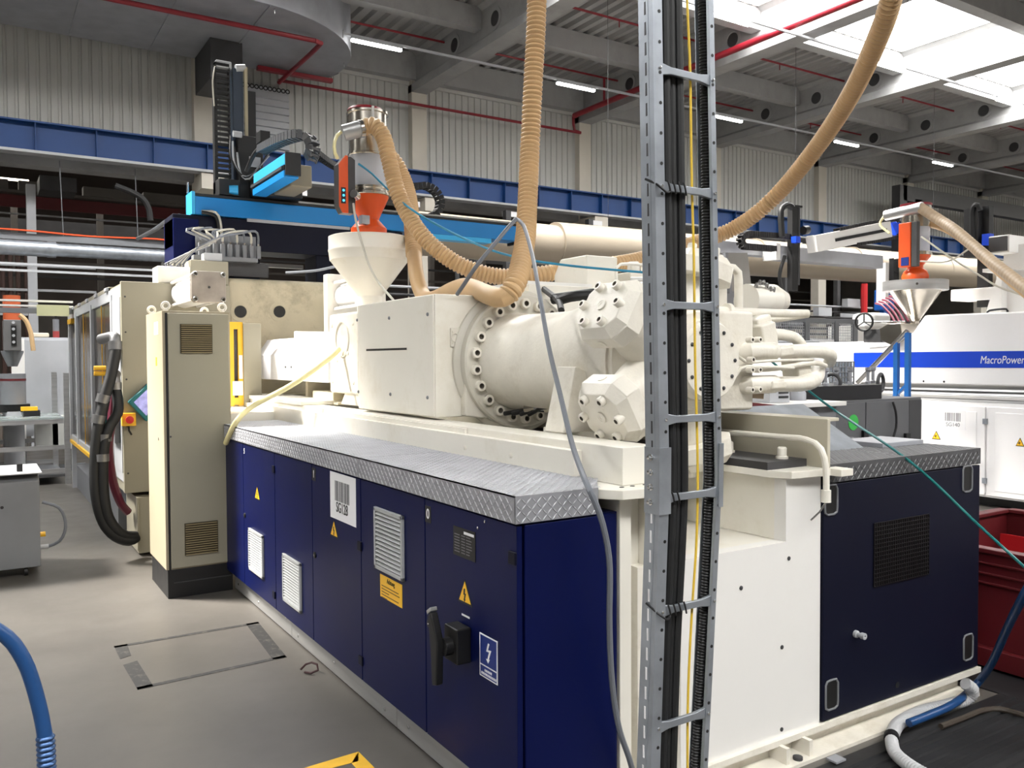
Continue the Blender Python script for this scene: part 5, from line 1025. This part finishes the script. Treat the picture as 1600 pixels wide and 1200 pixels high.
MB().tube([(h2x-.16, h2y+.32, zz+.83), (h2x-.2, h2y+.35, zz+.72), (h2x-.2, h2y+.22, zz+.6)], .014, 6).build('thin_tube', hosey, l2)
tag(MB().tube([(h2x-.15, h2y-.15, zz+.86)] + [(9.6,5.712,3.254),(9.45,5.432,3.079),(9.3,5.129,2.846),(9.1,4.781,2.599),(8.9,4.422,2.356),(8.6,3.925,1.995)], .06, 14, rib=.05, amp=.003).build('pale_suction_hose', hoseb), 'pale brown suction hose running from the far loader off to the right, upper one', 'hose')
tag(MB().tube([(h2x+.16, h2y-.05, zz+.72)] + [(9.9,5.825,3.203),(9.75,5.49,2.991),(9.6,5.149,2.711),(9.4,4.802,2.46),(9.3,4.62,2.334),(9,4.108,1.98)], .05, 12).build('tan_suction_hose', hosem), 'tan suction hose just below the pale one at the far right', 'hose')
tag(MB().tube([(9.5,5.887,3.081),(9.4,5.628,2.909),(9.4,5.363,2.707),(9.4,5.145,2.558),(9.4,4.936,2.415),(9.4,4.669,2.3)], .012, 6).build('white_cable', wcable), 'thin white cable from the far loader to the white bracket', 'cable')
tag(MB().tube([(9.5,5.9,2.795),(9.5,5.647,2.755),(9.5,5.495,2.777),(9.5,5.384,2.838),(9.45,5.269,2.879)], .010, 6).build('white_cable', wcable), 'thin white cable looping up to the pale hose at the far right', 'cable')
hw_ = thing('hand_wheel', 'small dark hand wheel on a shaft left of the steel hopper', 'wheel', (9.2,6.438,2.09))
c = Vector((9.2,6.438,2.09)); MB().torus(c, (1, .25, 0), .105, .013, 24, 8).build('wheel_rim', black, hw_)
for a in range(3): b = math.radians(90+120*a); MB().bar(c, c+V(0, .105*math.cos(b), .105*math.sin(b)), .016, .01).build('spoke', darkg, hw_)
MB().cyl(c, (9.7, h2y+.1, c.z+.0), .012, n=8).build('shaft', chrome, hw_)
tag(MB().box(9.25, 9.5, (9.3,6.245,1.898)[1], (9.3,6.48,1.904)[1], 1.84, 2.0).build('shield_box', darkg, bev=.005), 'dark open box guard beneath the small hand wheel', 'box')
MB().prism([(5.95, 1.86), (6.1, 1.80), (6.24, 1.86), (6.26, 2.0), (6.15, 2.06), (5.98, 2.06)], 'x', 9.24, 9.7).build('feed_throat', stainless, hh, bev=.01)
q = thing('magenta_chain', 'curved magenta and black hose bundle behind the hand wheel', 'hose bundle', (9.9,6.56,2.297))
for k in range(5): MB().tube([(10,6.829,2.365),(9.9,6.669,2.328),(9.8,6.475,2.193),(9.7,6.321,2.04)], .013, 6).build('hose', pinkc, q).location += V(0, -.05*k, .02*k)
rs = thing('blue_stair_railing', 'blue steel stair railing with silver handrail beside the white machine', 'railing', (8.6,5.536,1.22))
RP = [(8.6,6.096,1.364),(8.6,5.482,1.942)]; MB().cyl(RP[0], RP[1], .028, n=10).build('handrail', chrome, rs)
for a, b in (((8.6,5.475,1.921), (8.6,5.468,1.187)), ((8.6,5.61,1.819), (8.6,5.605,1.203))): MB().bar((a[0], a[1], a[2]), (b[0], a[1], .0), .05, .05).build('post', mat('rail_blue', (28, 96, 168), .4), rs)
a = (8.6,5.47,1.362); b = (8.6,5.674,1.18); MB().bar(a, b, .04, .03).build('brace', MATS['rail_blue'], rs)
pb_ = (15.736,10.5,2.813); bb_ = thing('blue_box', 'small bright blue box on a blue post left of the steel hopper', 'box', (pb_[0], 10.5, 0)); MB().box(pb_[0]-.2, pb_[0]+.2, 10.45, 10.65, pb_[2]-.2, pb_[2]+.22).build('box', mat('cyan_blue_box', (10, 84, 170), .4), bb_, bev=.02); MB().box(pb_[0]-.08, pb_[0]+.08, 10.5, 10.6, 0, pb_[2]-.2).build('post', MATS['cyan_blue_box'], bb_)
# ================================================================ SECOND ROBOT (middle right)
r2b = thing('grey_robot_beam', 'light grey linear robot beam behind the cable ladder at right', 'robot', (12, 9.3, 3.2))
bb = (10.974,13.836,3.471,3.206)
MB().box(bb[0], bb[1], 9.3, 9.55, 3.26, 3.49).build('beam', mat('robot_light_grey', (178, 180, 186), .35, metal=.2), r2b, bev=.01); MB().box(bb[0]-.01, bb[0]+.09, 9.28, 9.56, 3.25, 3.51).build('end_cap', white, r2b)
MB().box((9.127,9.6,3.713)[0], 12.0, 9.6, 9.8, (11.376,9.6,3.341)[2], (11.375,9.6,3.533)[2]).build('rear_beam', MATS['robot_light_grey'], r2b, bev=.01)
MB().box(13.0, 14.2, 9.55, 9.8, 3.42, 3.5).build('rear_rail', darkg, r2b)
chain(r2b, [(11.364,9.2,3.611),(10.901,9.2,3.608),(10.453,9.2,3.595),(10.178,9.2,3.584),(10.05,9.2,3.496),(10.093,9.2,3.4),(10.308,9.2,3.395),(10.826,9.2,3.399)], .10, .09, mt=mat('chain_dark', (34, 32, 34), .5))
v1 = thing('black_robot_column', 'black vertical robot column left of the silver robot arm', 'robot arm', (11.291,9.2,2.795))
p = (11.158,9.2,4.111); z0 = (11.292,9.2,2.743)[2]
MB().box(p[0], p[0]+.14, 9.12, 9.22, z0, p[2]).build('column', black, v1); MB().box(p[0]+.15, p[0]+.19, 9.12, 9.2, z0+.1, p[2]-.02).build('rail_strip', darkg, v1); MB().box(p[0]-.02, p[0]+.22, 9.1, 9.22, p[2]-.02, p[2]+.01).build('cap', black, v1)
MB().tube([(10.888,9.1,3.584),(10.855,9.1,3.936),(10.885,9.1,4.04),(11.037,9.1,4.105),(11.129,9.1,4.062)], .05, 10).build('cable_loop', rubber, v1); MB().tube([(10.95,9.1,3.284),(10.831,9.1,2.972),(10.893,9.1,2.72),(10.925,9.1,2.467)], .03, 8).build('hanging_hose', rubber, v1)
MB().cyl((11.397,9.1,3.725), (11.507,9.1,3.744), .07, n=12).build('motor', black, v1); MB().box((11.102,9.1,3.539)[0], (11.21,9.1,3.546)[0], 9.0, 9.1, 3.5, 3.6).build('blue_clip', macb, v1)
s2 = thing('silver_robot_arm', 'silver tilted robot arm with toothed belt and blue end cap', 'robot arm', (12.498,9,3.69))
a = Vector((11.477,9,3.491)); b = Vector((13.173,8.8,3.834)); MB().bar(a, b, .22, .27).build('arm_profile', white, s2, bev=.01)
d = (b-a).normalized(); MB().bar(a+d*.4+V(0, -.12, .0), b-d*.15+V(0, -.12, 0), .02, .05).build('arm_slot', black, s2)
chain(s2, [tuple(a+d*.5+V(0, -.05, .16)), tuple(a+d*1.3+V(0, -.05, .17)), tuple(b+d*.1+V(0, -.05, .14)), tuple(b+d*.28+V(0, -.05, 0)), tuple(b+d*.1+V(0, -.05, -.16)), tuple(a+d*.9+V(0, -.05, -.14))], .12, .05, mt=MATS['chain_dark'])
MB().lathe([(.13, 0), (.13, .12), (.08, .22), (0, .25)], b+d*.15, d, 20).build('blue_end_cap', macb, s2)
MB().bar(Vector((11.556,9.1,3.592)), Vector((12.551,9.1,3.62)), .12, .12).build('carriage', white, s2)
v2 = thing('black_robot_column', 'black vertical robot column at the far right behind the pale suction hose', 'robot arm', (10.6,5.775,2.354))
p = (10.6,5.748,3.524); z0 = (10.6,5.798,2.275)[2]
MB().box(10.6, 10.7, p[1]-.06, p[1]+.08, z0, p[2]).build('column', black, v2); MB().tube([(10.5,5.831,3.068),(10.5,5.843,3.426),(10.5,5.82,3.526),(10.5,5.773,3.534),(10.5,5.74,3.45)], .035, 8).build('cable_loop', rubber, v2)
MB().box(10.5, 10.62, p[1]+.02, p[1]+.2, 2.9, 3.5).build('drive_housing', black, v2); bm_ = (5.721,5.627,3.165,3.028); MB().box(10.5, 10.6, bm_[1], bm_[0], bm_[3], bm_[2]).build('blue_motor', macb, v2)
v3 = thing('cable_chain_column', 'short black cable chain column left of the steel hopper', 'cable chain', (15.225,10,3.516))
chain(v3, [(15.231,10,3.016),(15.223,10,3.64)], .16, .10, wax=(1, 0, 0)); MB().box((15.037,10,3.629)[0]-.08, (15.037,10,3.629)[0]+.02, 10.0, 10.2, 2.7, 3.5).build('post', white, v3)
q = thing('dark_duct_columns', 'dark steel columns and beam in front of the rear wall at the right', 'steel frame', (25, 17, 0))
for px in (1408, 1432): x = (26.231,17,8.035)[0] if px == 1408 else (27.102,17,8.138)[0]; MB().box(x-.2, x+.2, 16.9, 17.2, 0, 7.4 if px == 1408 else 7.0).build('column', darkg, q)
x = (26.231,17,8.035)[0]; MB().box(x, 45, 16.9, 17.2, 6.9, 7.4).build('beam', darkg, q)
# mesh fence far right-middle
fn = thing('mesh_fence', 'grey machine safety fence of posts and wire mesh below the silver robot', 'fence', (12, 9.8, 0))
fa = (12.403,9.8,2.548); fb = (13.81,9.8,2.588)
MB().box(fa[0]-1.2, fb[0], 9.78, 9.82, 2.28, 2.36).build('top_rail', greyp, fn)
for px in (fa[0]-1.2, fa[0]-.1, fa[0]+.72, fb[0]-.15): MB().box(px, px+.1, 9.76, 9.84, 0, 2.32).build('post', greyp, fn)
mb = MB(); x = fa[0]-1.1
while x < fb[0]: mb.box(x, x+.008, 9.79, 9.80, .3, 2.28); x += .05
z = .3
while z < 2.28: mb.box(fa[0]-1.1, fb[0], 9.79, 9.80, z, z+.008); z += .05
mb.build('wire_mesh', lgrey, fn, kind='stuff')
tag(MB().box(fa[0]-.0, fa[0]+.6, 9.70, 9.72, 1.75, 1.98).build('white_sign', signw), 'white sheet sign on the mesh fence', 'sign')
wc_ = thing('white_cabinet', 'white cabinet with a rounded top cover standing right of the mesh fence', 'cabinet', (fb[0]+.4, 10, 0)); MB().box(fb[0]-.05, fb[0]+.9, 9.9, 10.4, 0, 2.25).build('body', white, wc_, bev=.01); MB().box(fb[0]+.35, fb[0]+.9, 9.7, 10.2, 2.2, 2.5).build('rounded_cover', white, wc_, bev=.08)
tag(MB().box(fa[0]-.9, fa[0]-.05, 9.5, 9.7, 0, 1.95).build('small_window_cover', lgrey, bev=.02), 'grey sliding cover with dark edge near the mesh fence', 'cover')
q = thing('grey_support_frame', 'tall grey slanted support frame just right of the ladder', 'frame', (8.532,8,3.019)); MB().box((8.534,8,2.55)[0]-.2, (8.534,8,2.55)[0]+.2, 8.0, 8.4, 0, (8.534,8,2.55)[2]).build('pedestal', greyp, q)
L4 = [(8.2,8,2.537),(8.966,8,2.567),(8.876,8,3.083),(8.198,8,3.041)]; MB().add([p for p in L4] + [(p[0], p[1]+.4, p[2]) for p in L4], [(0, 1, 2, 3), (4, 7, 6, 5), (0, 4, 5, 1), (1, 5, 6, 2), (2, 6, 7, 3), (3, 7, 4, 0)]).build('plate', mat('support_grey', (134, 132, 128), .5), q)
MB().bar((8.427,7.9,2.514), (8.342,7.9,3.039), .05, .05).build('rib', greyp, q)
# ================================================================ WORK TABLE / GREY CABINET MID RIGHT
gc = thing('dark_grey_cabinet', 'dark grey steel cabinet with black handles behind the navy pump cabinet', 'cabinet', (6.0, 4.2, 0))
MB().box(5.13, 6.47, 4.0, 4.8, .0, 1.33).build('body', mat('cabinet_dark_grey', (96, 97, 99), .45), gc, bev=.005)
for a, b in ((5.14, 5.72), (5.73, 6.28)): MB().box(a, b, 3.985, 4.0, .1, 1.31).build('door', MATS['cabinet_dark_grey'], gc, bev=.003)
MB().box(6.29, 6.46, 3.99, 4.0, .1, 1.31).build('side_strip', darkg, gc)
for x, z in ((5.70, 1.05), (6.24, 1.0)): MB().box(x-.03, x+.03, 3.96, 3.985, z-.05, z+.05).build('handle', black, gc, bev=.003)
p = (5.571,3.98,1.165); MB().lathe([(.055, 0), (.06, .002), (.048, .002), (.048, .001)], (p[0], 3.984, p[2]), (0, -1, 0), 20).build('green_ring_sticker', mat('bright_green', (60, 190, 80), .5), gc)
MB().tube([(6.042,3.97,1.305),(6.054,3.95,1.221),(6.056,3.95,1.096),(6.014,3.96,0.997)], .009, 6).build('black_lead', black, gc)
tag(MB().box(5.0, 6.02, 4.05, 4.5, 1.33, 1.44).build('black_block', black, bev=.003), 'flat black steel block lying on the dark grey cabinet', 'block')
tag(MB().box(4.85, 5.0, 4.05, 4.5, 1.33, 1.44).build('brown_block', mat('brown_steel', (112, 98, 86), .5), bev=.003), 'brown steel block beside the flat black block', 'block')
def ring_(px, py, v, r, l, ax=(.3, -1, 0)):
    tag(MB().torus((5.607,4.2,1.449) if False else px, ax, r, r*.22, 22, 8).build('lifting_ring', darkg), l, 'ring')
ring_((6.225,4.2,1.447), 0, 0, .07, 'dark steel lifting ring standing on the black block, facing the viewer')
ring_((5.607,4.2,1.459), 0, 0, .065, 'dark steel lifting ring turned edge-on on the black block', (1, .25, 0))
for k, (px, l) in enumerate((((5.399,4.1,1.45), 'leftmost of the steel bolts standing on the black block'), ((5.796,4.3,1.438), 'second from left of the steel bolts on the black block'), ((5.828,4.2,1.434), 'third from left of the steel bolts on the black block'), ((6.057,4.2,1.455), 'fourth from left of the steel bolts, beside the facing ring'), ((6.269,4.3,1.444), 'last of the steel bolts, touching the facing ring'))):
    MBX = MB().lathe([(.022, 0), (.022, .02), (.014, .025), (.014, .10), (.024, .11), (.024, .135)], (px[0], px[1], 1.44), (0, 0, 1), 10).build('steel_bolt', galvd); tag(MBX, l, 'bolt', 'steel bolts on the black block')
wt = thing('work_table', 'white topped table with red board carrying small devices behind the beige side beam', 'table', (4.4, 3.9, 0))
MB().box(3.25, 5.1, 3.7, 5.0, 1.32, 1.35).build('table_top', white, wt, bev=.003); MB().box(3.3, 5.05, 3.75, 4.95, .0, 1.32).build('table_body', greyp, wt)
MB().prism([(3.05, 1.32), (4.15, 1.36), (3.05, 1.47)], 'y', 3.4, 3.44).build('red_board', redc, wt)
MB().box(3.15, 4.1, 3.36, 3.7, 1.30, 1.33).build('front_shelf', lgrey, wt)
dv = thing('grey_device_box', 'small light grey device box with dark louvres on the table', 'device', (4.627,3.9,1.378))
p = (4.487,3.9,1.382); q_ = (4.672,3.9,1.474); MB().box(p[0], q_[0]+.02, 3.85, 4.1, 1.35, q_[2]).build('casing', lgrey, dv, bev=.005)
for k in range(3): MB().box(p[0]+.09, q_[0]+.0, 3.845, 3.85, 1.38+k*.03, 1.395+k*.03).build('louvre', black, dv)
tag(MB().lathe([(.06, 0), (.06, .05), (.045, .08), (.02, .1), (0, .1)], ((4.956,4,1.374)[0], 4.0, 1.35), (0, 0, 1), 16).build('grey_fitting', galvd), 'grey round fitting next to the device box on the table', 'fitting')
cr = thing('wire_crate', 'small grey wire crate with white contents behind the bolts', 'crate', (7.019,5.2,1.461))
p = (6.884,5.2,1.463); q_ = (7.253,5.2,1.608)
MB().box(p[0], q_[0], 5.2, 5.6, 1.36, q_[2]).build('content', mat('pale_bag', (214, 224, 236), .5), cr)
mb = MB()
for k in range(9): x = p[0]+(q_[0]-p[0])*k/8; mb.box(x-.006, x+.006, 5.18, 5.19, 1.36, q_[2]+.01)
for k in range(6): z = 1.36+(q_[2]-1.36)*k/5; mb.box(p[0], q_[0], 5.175, 5.185, z, z+.01)
mb.build('wires', greyp, cr)
MB().box(5.1, 6.9, 4.85, 5.9, 1.3, 1.35).build('rear_top', white, wt)
# ================================================================ RED CONTAINER
rc = thing('red_container', 'open dark red steel container on the floor at the right edge', 'container', (5.1, 2.2, 0))
mb = MB(); cm = redc
MB().box(4.5, 4.53, 1.0, 3.0, .12, .62).build('side_wall', cm, rc, bev=.004); MB().box(5.8, 5.83, 1.0, 3.0, .12, .62).build('side_wall', cm, rc, bev=.004); MB().box(4.53, 5.8, 2.97, 3.0, .12, .62).build('side_wall', cm, rc, bev=.004); MB().box(4.53, 5.8, 1.0, 1.03, .12, .62).build('side_wall', cm, rc, bev=.004)
MB().box(4.5, 5.83, 1.0, 3.0, .10, .12).build('bottom', cm, rc)
rimm = mat('worn_red_rim', (206, 130, 128), .5)
for a in ((4.48, 4.55, .98, 3.02), (5.78, 5.85, .98, 3.02), (4.5, 5.85, 2.95, 3.02), (4.5, 5.85, .98, 1.05)): MB().box(a[0], a[1], a[2], a[3], .615, .64).build('rim', redc, rc, bev=.006)
for z in (.5, .555, .45): MB().box(4.485, 4.5, 1.0, 3.0, z, z+.012).build('pressed_rib', redc, rc, bev=.004)
MB().box(4.46, 4.52, 1.0, 3.0, .02, .12).build('skid', redc, rc, bev=.006); MB().box(5.7, 5.83, 1.0, 3.0, .0, .10).build('skid', redc, rc); MB().box(4.6, 4.7, 1.0, 3.0, .0, .10).build('skid', redc, rc)
bd = thing('red_board_in_container', 'bright red board leaning inside the dark red container', 'board', (5.5, 2.7, .2)); p = (5.6,2.943,0.493); q_ = (5.6,2.77,0.421)
MB().box(5.66, 5.68, q_[1]-.1, p[1], .3, p[2]).build('board', redb, bd); MB().box(5.655, 5.66, p[1]-.22, p[1]-.1, p[2]-.16, p[2]-.10).build('printed_mark', signk, bd)
# floor things at right
mt_ = MB()
for k in range(22): a = 1.05+k*.05; mt_.prism([(a, 0), (a+.005, .012), (a+.03, .012), (a+.035, 0)], 'x', 2.4, 4.2)
mt_.box(2.4, 4.2, 1.0, 2.18, 0, .004)
tag(mt_.build('ribbed_floor_mat', matm), 'black ribbed rubber mat on the floor in front of the right navy cabinet', 'mat')
tag(MB().box(4.2, 4.5, .6, 3.2, 0, .006).build('floor_mat', matm), 'thin dark mat strip between navy cabinet and red container', 'mat')
cg = thing('grey_corrugated_conduit', 'light grey corrugated conduit bending on the floor at the bottom right', 'conduit', (3.6, 2.1, 0))
MB().tube([(3.841,2.147,0.14),(3.896,2.142,0.1),(3.895,2.165,0.05),(3.768,2.189,0.04),(3.614,2.219,0.035),(3.416,2.202,0.035),(3.259,2.138,0.035)], .026, 14, rib=.014, amp=.003).build('conduit_run', conduit, cg)
MB().tube([(3.259,2.138,0.035),(3.149,2.049,0.035),(3.096,1.953,0.035),(3.076,1.861,0.035),(3.093,1.745,0.035)], .024, 14, rib=.014, amp=.003).build('conduit_run', conduit, cg)
MB().cyl((3.262,2.137,0.04), (3.235,2.119,0.04), .031, n=16).build('black_band', black, cg)
tag(MB().tube([(3.503,1.633,0.9),(3.515,1.732,0.7),(3.8,1.945,0.45),(3.996,2.108,0.22),(4.072,2.223,0.06),(3.724,2.134,0.075),(3.521,2.132,0.07),(3.398,2.145,0.06)], .018, 12).build('blue_floor_hose', blueh), 'blue hose sweeping down from the right edge to the floor by the pump cabinet', 'hose')
tag(MB().tube([(3.571,2.103,0.02),(3.764,2.097,0.02),(3.895,2.096,0.02),(3.983,2.055,0.02),(3.996,1.962,0.02),(4.006,1.859,0.02)], .013, 8).build('brown_floor_cable', mat('brown_cable', (66, 58, 50), .5)), 'brown cable curving on the floor at the right', 'cable')
tag(MB().box(2.9, 2.96, 2.14, 2.19, .012, .02).build('small_plate', galvd), 'small metal plate on the floor near the base girder', 'plate')
# ================================================================ LEFT SIDE
tr = thing('grey_transformer_box', 'grey sheet metal box on castors with slanted top at the left edge', 'equipment box', (0, 7.8, 0))
MB().prism([(7.45, .07), (7.45, .735), (7.62, .79), (8.1, .79), (8.1, .07)], 'x', -.6, .4).build('casing', greyp, tr, bev=.006)
MB().box(-.6, .42, 7.44, 8.12, .79, .80).build('lid', lgrey, tr, bev=.003)
for x, y in ((.3, 7.5), (.3, 8.0), (-.5, 7.5), (-.5, 8.0)): MB().cyl((x-.012, y, .035), (x+.012, y, .035), .035, n=14).build('castor', black, tr)
p = (0.276,7.6,0.757); MB().box(p[0]-.02, p[0]+.02, 7.58, 7.62, .80, .86).build('latch', black, tr, bev=.004); MB().cyl((.15, 7.448, .55), (.15, 7.45, .55), .012, n=10).build('lock', signk, tr)
MB().cyl((.40, 7.55, .30), (.44, 7.55, .30), .02, n=10).build('cable_gland', yellow, tr); MB().cyl((.40, 7.55, .2), (.46, 7.55, .2), .018, n=10).build('socket', lgrey, tr)
MB().tube([(.46, 7.55, .2), (.54, 7.52, .24), (.58, 7.5, .36), (.54, 7.5, .5), (.42, 7.5, .56)], .012, 8).build('grey_lead', gcable, tr)
af = thing('aluminium_work_frame', 'aluminium profile work frame with shelves at the far left', 'frame', (.3, 12.9, 0))
for x, y, h in ((1.0, 12.85, 1.5), (.0, 12.9, .9), (.95, 14.2, 1.5), (-1, 12.9, .9), (-.05, 14.2, .9)): MB().box(x, x+.07, y, y+.07, 0, h).build('post', aluk, af)
for y in (12.88, 14.22):
    for z in (.82, .47, .15): MB().box(-2.5, 1.0, y, y+.05, z, z+.06).build('rail', aluk, af)
MB().box(-2.5, 1.0, 12.9, 14.25, .88, .90).build('shelf', mat('glassy_shelf', (150, 160, 158), .2), af); MB().box(-2.5, 1.0, 12.9, 14.25, .1, .13).build('lower_shelf', greyp, af)
for x in (-.6, .45): MB().box(x, x+.06, 13.0, 14.2, .82, .88).build('cross_rail', aluk, af)
MB().box(.55, .75, 13.4, 13.6, .9, .98).build('black_tray', black, af); MB().box(.52, .72, 13.4, 13.6, .98, 1.03).build('yellow_parts', yellow, af)
g2 = thing('light_grey_enclosure', 'light grey sheet metal enclosure behind the aluminium frame at far left', 'enclosure', (.9, 14.6, 0))
MB().box(.62, 1.45, 14.4, 15.3, .55, 1.98).build('side_panel', lgrey, g2, bev=.005); MB().box(.45, .62, 14.4, 14.5, .0, 2.0).build('post', white, g2); MB().box(.5, 1.5, 14.5, 15.3, 1.98, 2.02).build('roof', lgrey, g2)
MB().box(.72, 1.2, 14.2, 14.4, .35, .85).build('small_cabinet', mat('offwhite_box', (206, 206, 200), .5), g2, bev=.005); MB().box(.6, 1.4, 14.42, 14.5, 0, .1).build('foot', greyp, g2)
tag(MB().box(.72, .95, 14.5, 14.8, 2.02, 2.09).build('paper_heap', mat('beige_paper', (214, 204, 184), .7), bev=.02), 'beige paper packet lying on the light grey enclosure', 'packet')
sl_ = thing('signal_lamp', 'grey and red signal lamp on top of the light grey enclosure', 'lamp', (1.05, 14.6, 2.02)); MB().cyl((1.05, 14.6, 2.02), (1.05, 14.6, 2.12), .045, n=14).build('red_lens', greylamp, sl_); MB().cyl((1.05, 14.6, 2.12), (1.05, 14.6, 2.30), .045, n=14).build('grey_lens', greyp, sl_); MB().cyl((1.05, 14.6, 2.30), (1.05, 14.6, 2.5), .02, n=10).build('pole', black, sl_)
dr = thing('material_dryer', 'grey material dryer with viewing window and round drum at far left', 'dryer', (.2, 13.6, 0))
p = (0.337,13.6,2.189); q_ = (0.551,13.6,1.81)
MB().box(p[0], q_[0], 13.6, 14.0, q_[2], p[2]+.05).build('hopper_box', mat('dryer_grey', (104, 104, 104), .4), dr, bev=.01); MB().box(p[0]+.09, q_[0]-.06, 13.59, 13.6, q_[2]+.07, p[2]-.03).build('window', dark, dr)
for k in range(4): MB().cyl((p[0]+.12, 13.585, q_[2]+.12+k*.09), (p[0]+.12, 13.59, q_[2]+.12+k*.09), .02, n=10).build('indicator', lgrey, dr)
cxd = (p[0]+q_[0])/2; z0 = q_[2]
MB().lathe([(.06, 0), (.14, .2), (.14, .22)], (cxd, 13.8, z0-.22), (0, 0, 1), 20).build('cone', greyp, dr); MB().cyl((cxd, 13.8, z0-.75), (cxd, 13.8, z0-.32), .16, n=24).build('drum', greyp, dr); MB().cyl((cxd, 13.8, z0-.42), (cxd, 13.8, z0-.39), .163, n=24).build('red_band', redc, dr); MB().cyl((cxd, 13.8, 0), (cxd, 13.8, z0-.85), .13, n=20).build('foot_drum', lgrey, dr); MB().box(cxd-.2, cxd+.2, 13.7, 13.9, z0-.86, z0-.75).build('collar', black, dr)
tag(MB().tube([(0.526,13.5,2.303),(0.601,13.5,2.234),(0.66,13.5,2.058),(0.686,13.5,1.809)], .03, 8).build('tan_small_hose', hosem), 'short tan hose hanging above the light grey enclosure', 'hose')
tag(MB().box(-2.0, .35, 15.5, 16.5, .3, .85).build('brown_bin', mat('brown_grey_bin', (118, 108, 100), .6), bev=.02), 'brownish box under the shelf at the far left', 'box')
ws = thing('white_light_shelf', 'grey overhead beam with white strips left of the clamp guard', 'beam', (0, 11.9, 2.2))
for z0, z1, m_ in (((0.264,11.9,2.251)[2], (0.266,11.9,2.313)[2], greyp), ((0.266,11.9,2.328)[2], (0.266,11.9,2.351)[2], white), ((0.267,11.9,2.39)[2], (0.267,11.9,2.413)[2], white)): MB().box(-3, 1.05, 11.9, 12.0, z0, z1).build('strip', m_, ws)
MB().box(.65, 1.0, 11.85, 11.9, (0.876,11.9,2.219)[2], (0.878,11.9,2.354)[2]).build('pale_yellow_sheet', mat('pale_yellow_sheet', (222, 222, 176), .5), ws)
tag(MB().cyl(((0.455,14,2.525)[0], 14, 2.15), ((0.455,14,2.525)[0], 14, 2.6), .11, n=18).build('orange_drum', mat('dull_orange', (190, 90, 50), .5)), 'dull orange drum behind the white strips at far left', 'drum')
# blue hose near camera
bh_ = thing('blue_rubber_hose', 'thick blue rubber hose with a coil spring, rising close at the left edge', 'hose', (.07, 1.2, 0))
L_ = [(-0.02,1.2,1.353),(0.019,1.2,1.321),(0.034,1.2,1.302),(0.047,1.2,1.272),(0.056,1.2,1.235),(0.062,1.2,1.202),(0.065,1.2,1.173),(0.066,1.2,1.136),(0.065,1.2,1.058),(0.064,1.2,0.936),(0.052,1.2,0.315)]
MB().tube(L_, .0088, 16, step=.012).build('hose_body', blueh, bh_)
MB().tube([(0.065,1.2,1.182),(0.066,1.2,1.136),(0.065,1.2,1.058)], .0092, 12, rib=.0065, amp=.0022).build('coil_spring', mat('spring_blue', (60, 88, 130), .3, metal=.6), bh_)
# ================================================================ FLOOR MARKINGS
fm = thing('black_tape_rectangle', 'worn black tape rectangle stuck on the floor left of the navy cabinet', 'floor marking', (1.05, 4.95, 0))
def strip(a, b, c, d, m_, par, nm='tape_strip'): MB().add([(p[0], p[1], .001) for p in (a, b, c, d)] + [(p[0], p[1], .0018) for p in (a, b, c, d)], [(4, 5, 6, 7), (0, 1, 5, 4), (1, 2, 6, 5), (2, 3, 7, 6), (3, 0, 4, 7)]).build(nm, m_, par)
A_, B_, C_, D_ = (0.647,5.339,0), (1.477,5.337,0), (1.432,4.61,0), (0.657,4.561,0)
strip(A_, B_, (B_[0], B_[1]-.035), (A_[0], A_[1]-.035), tapeb, fm); strip((D_[0], D_[1]+.035), (C_[0], C_[1]+.035), C_, D_, tapeb, fm)
strip((B_[0]-.075, B_[1]), B_, C_, (C_[0]-.075, C_[1]), tapeb, fm)
strip((D_[0]-.0, D_[1]), (D_[0]+.075, D_[1]), (A_[0]+.075, A_[1]-.33), (A_[0]+.0, A_[1]-.36), tapeb, fm); strip((A_[0], A_[1]-.25), (A_[0]+.06, A_[1]-.22), (A_[0]+.07, A_[1]), (A_[0], A_[1]), tapeb, fm); 
fy = thing('yellow_tape_marking', 'yellow floor tape corner at the bottom edge near the navy cabinet', 'floor marking', (1.2, 3.1, 0))
A_, B_, C_, D_ = (1.078,3.305,0), (1.332,3.32,0), (1.299,3.24,0), (1.13,3.247,0)
strip(A_, B_, C_, D_, tapey, fy); E_, F_2, G_ = (1.332,3.32,0), (1.333,3.059,0), (1.269,3.1,0); strip(E_, F_2, G_, (C_[0]-.03, C_[1]), tapey, fy)
